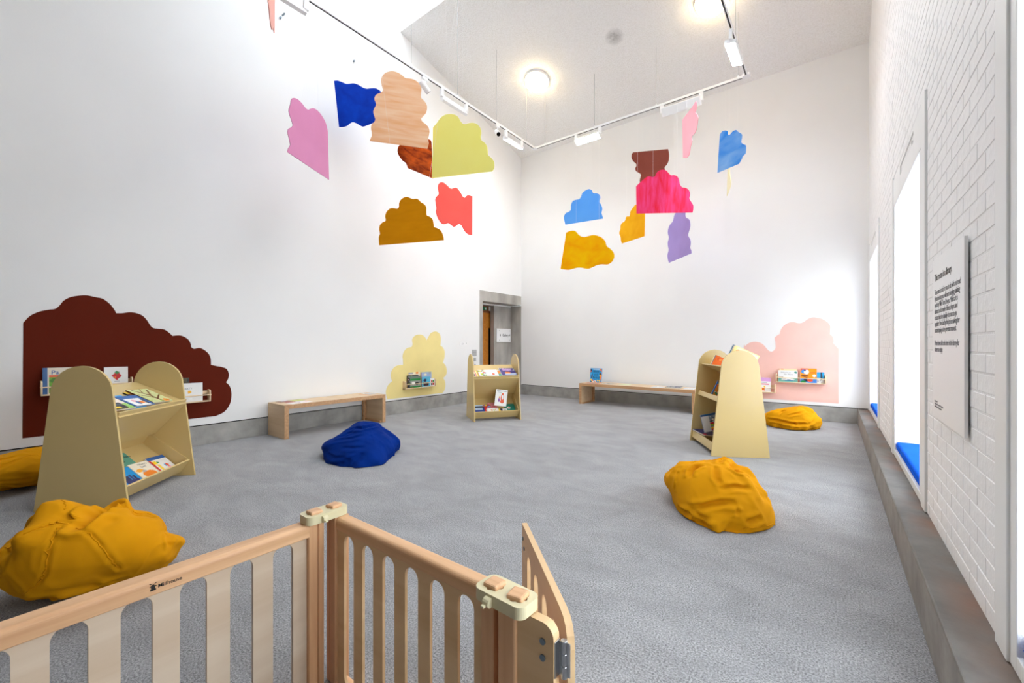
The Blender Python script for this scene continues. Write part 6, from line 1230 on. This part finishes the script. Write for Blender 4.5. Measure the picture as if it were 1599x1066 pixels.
Mesh().box((LA - 0.06, -0.004, 0.0), (LA - 0.027, 0.062, GT - 0.001)).build('post', M['beech'], pa, bevel=0.004)
Mesh().box((LA - 0.025, -0.002, 0.0), (LA - 0.002, 0.055, GT - 0.002)).build('post', M['beech'], pa, bevel=0.006)
Mesh().box((0.0, -0.004, 0.0), (0.057, 0.062, GT - 0.001)).build('post', M['beech'], pa, bevel=0.004)
tx = 0.318 - A0
text('maker_mark', 'Millhouse', 0.0135, M['ink'], pa, axes((tx, -0.0045, GT - 0.0275), (1, 0, 0), (0, 0, 1)), bold=0.0002, spacing=1.02)
mk = Mesh()
for dx, dz, w_, h_ in ((-0.0165, -0.031, 0.0125, 0.004), (-0.0145, -0.027, 0.0085, 0.009), (-0.0125, -0.018, 0.0045, 0.003)):
    mk.box((tx + dx, -0.0048, GT + dz), (tx + dx + w_, -0.004, GT + dz + h_))
for s in (-1, 1):
    cx, cz = tx - 0.0103, GT - 0.0155
    for d in ((0.0075, 0.0045), (0.0075, -0.0045)):
        ex_, ez = cx + s * d[0], cz + d[1]
        mk.add([(cx, -0.0047, cz), (ex_, -0.0047, ez + 0.0013), (ex_, -0.0047, ez - 0.0013)], [(0, 1, 2), (2, 1, 0)])
mk.build('maker_mark', M['ink'], pa)

# panel across (along X)
B0, B1, BY = -1.505, -0.652, 0.823
T_B = axes((B0, BY, 0.0), (1, 0, 0), (0, 1, 0))
pb = thing('barrier_panel', 'wooden barrier panel joining the running panel to the gate, six narrow slots showing', 'play barrier', T_B, 'slotted wooden barrier panels')
LB = B1 - B0
rail_profile(LB - 0.07 - 0.072, GT - 0.042, GT, -0.002, 0.05, 0.068).build('top_rail', M['beech_x'], pb)
rail_profile(LB - 0.07 - 0.072, 0.0, 0.02, -0.002, 0.05, 0.068).build('bottom_rail', M['beech_x'], pb)
e0, e1 = 0.068, LB - 0.074
sl = []
for i in range(6):
    x = 0.110 + 0.1142 * i
    sl.append(rrect(x, 0.03, x + 0.0615, 0.568, 0.0307, 8))
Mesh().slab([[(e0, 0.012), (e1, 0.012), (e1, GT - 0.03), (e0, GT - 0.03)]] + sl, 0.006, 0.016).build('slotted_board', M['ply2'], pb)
Mesh().box((0.0, -0.002, 0.0), (0.03, 0.052, GT - 0.002)).build('post', M['beech'], pb, bevel=0.006)
Mesh().box((0.032, -0.004, 0.0), (0.068, 0.052, GT - 0.001)).build('post', M['beech'], pb, bevel=0.004)
Mesh().box((LB - 0.075, -0.006, 0.0), (LB - 0.032, 0.052, GT - 0.001)).build('post', M['beech'], pb, bevel=0.003)
Mesh().tube([(LB - 0.016, 0.02, 0.0), (LB - 0.016, 0.02, GT - 0.004)], 0.0155, 14).build('round_post', M['beech'], pb, smooth=False)

def connector(c, ang, label):
    """moulded clip block over two post ends, with two square beech pegs and a turning catch"""
    t = thing('connector_block', label, 'connector', frame((c[0], c[1], GT), ang), 'clip blocks joining the barrier panels')
    m = Mesh(); T2 = Matrix(((1, 0, 0, 0), (0, 0, 1, 0), (0, 1, 0, 0), (0, 0, 0, 1)))
    hole = []
    for cx in (-0.037, 0.037):
        q = []
        for k in range(32):
            a = -2 * math.pi * k / 32
            rr = 0.0225 + 0.0045 * abs(math.cos(4 * a / 1.0))
            q.append((cx + rr * math.cos(a), rr * math.sin(a)))
        hole.append(list(reversed(q)))
    m.slab([rrect(-0.077, -0.039, 0.077, 0.039, 0.022, 8)] + hole, 0.001, 0.030, T2)
    # slab through Z: flip so that faces point outwards
    m.f = [tuple(reversed(f)) for f in m.f]
    m.build('block', M['sage'], t, bevel=0.003)
    for cx, a in ((-0.037, 0.0), (0.037, 0.16)):
        Mesh().box((-0.0215, -0.0215, 0.0), (0.0215, 0.0215, 0.040)).build('peg', M['peg'], t, Matrix.Translation((cx, 0, 0)) @ Matrix.Rotation(a, 4, 'Z'), bevel=0.005)
    Mesh().tube([(-0.030, -0.043, 0.013), (-0.012, -0.043, 0.013)], 0.0115, 14).build('catch', M['sage'], t)
    Mesh().box((-0.028, -0.062, 0.006), (-0.018, -0.040, 0.012)).build('catch_tab', M['sage'], t, bevel=0.001)
connector((-1.472, 0.797), math.radians(90.0), 'pale green clip block with two square pegs, at the corner of the barrier')
connector((-0.634, 0.805), math.radians(-2.0), 'pale green clip block with two square pegs, beside the gate')

# gate: a short plywood hanging plate, a steel hinge and the leaf swung open into the room
pg = thing('play_gate', 'plywood gate with its slotted leaf swung open on a steel hinge', 'gate', Matrix.Translation((-0.652, 0.80, 0.0)))
Mesh().box((0.001, -0.008, 0.0), (0.055, 0.045, GT - 0.003)).build('post', M['beech'], pg, bevel=0.005)
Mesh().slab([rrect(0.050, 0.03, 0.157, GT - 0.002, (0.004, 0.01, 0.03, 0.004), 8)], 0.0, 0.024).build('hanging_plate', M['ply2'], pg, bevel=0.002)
for z_ in (0.575, 0.538, 0.18, 0.14):
    Mesh().tube([(0.128, 0.001, z_), (0.128, -0.003, z_)], 0.0075, 14).build('bolt', M['bolt'], pg)
for zb in (0.50, 0.10):
    hg = Mesh().tube([(0.172, 0.020, zb), (0.172, 0.020, zb + 0.028)], 0.0075, 14).tube([(0.172, 0.020, zb + 0.029), (0.172, 0.020, zb + 0.056)], 0.0075, 14).tube([(0.172, 0.020, zb + 0.057), (0.172, 0.020, zb + 0.085)], 0.0075, 14)
    hg.box((0.157, 0.002, zb + 0.002), (0.160, 0.024, zb + 0.083)).box((0.158, 0.017, zb + 0.004), (0.172, 0.020, zb + 0.081)).box((0.174, 0.020, zb + 0.004), (0.1865, 0.024, zb + 0.081))
    hg.build('hinge', M['steel'], pg, bevel=0.0008, seg=1)
# leaf from the hinge towards the room; X along the leaf starting at the hinge
d_ = Vector((-0.871 + 0.468, 1.203 - 0.826, 0)).normalized()
T_L = Matrix.Translation((0.652, -0.80, 0)) @ axes((-0.468, 0.832, 0.0), d_, Vector((0, 0, 1)).cross(d_))
LL = 0.545
lo_ = [(0.0, 0.05), (LL, 0.05), (LL, GT)] + [(0.062, GT), (0.036, GT - 0.004), (0.018, GT - 0.014), (0.006, GT - 0.032), (0.0, GT - 0.06)]
sl = [rrect(0.085 + 0.105 * i, 0.11, 0.085 + 0.105 * i + 0.055, 0.555, 0.0272, 8) for i in range(4)]
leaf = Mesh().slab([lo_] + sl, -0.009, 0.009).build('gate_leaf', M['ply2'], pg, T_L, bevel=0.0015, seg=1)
for x_, z_ in ((LL - 0.022, 0.575), (LL - 0.045, 0.55)):
    Mesh().tube([(x_, 0.0085, z_), (x_, 0.0125, z_)], 0.0065, 12).build('bolt', M['bolt'], leaf)
    Mesh().tube([(x_, -0.0085, z_), (x_, -0.0125, z_)], 0.0065, 12).build('bolt', M['bolt'], leaf)
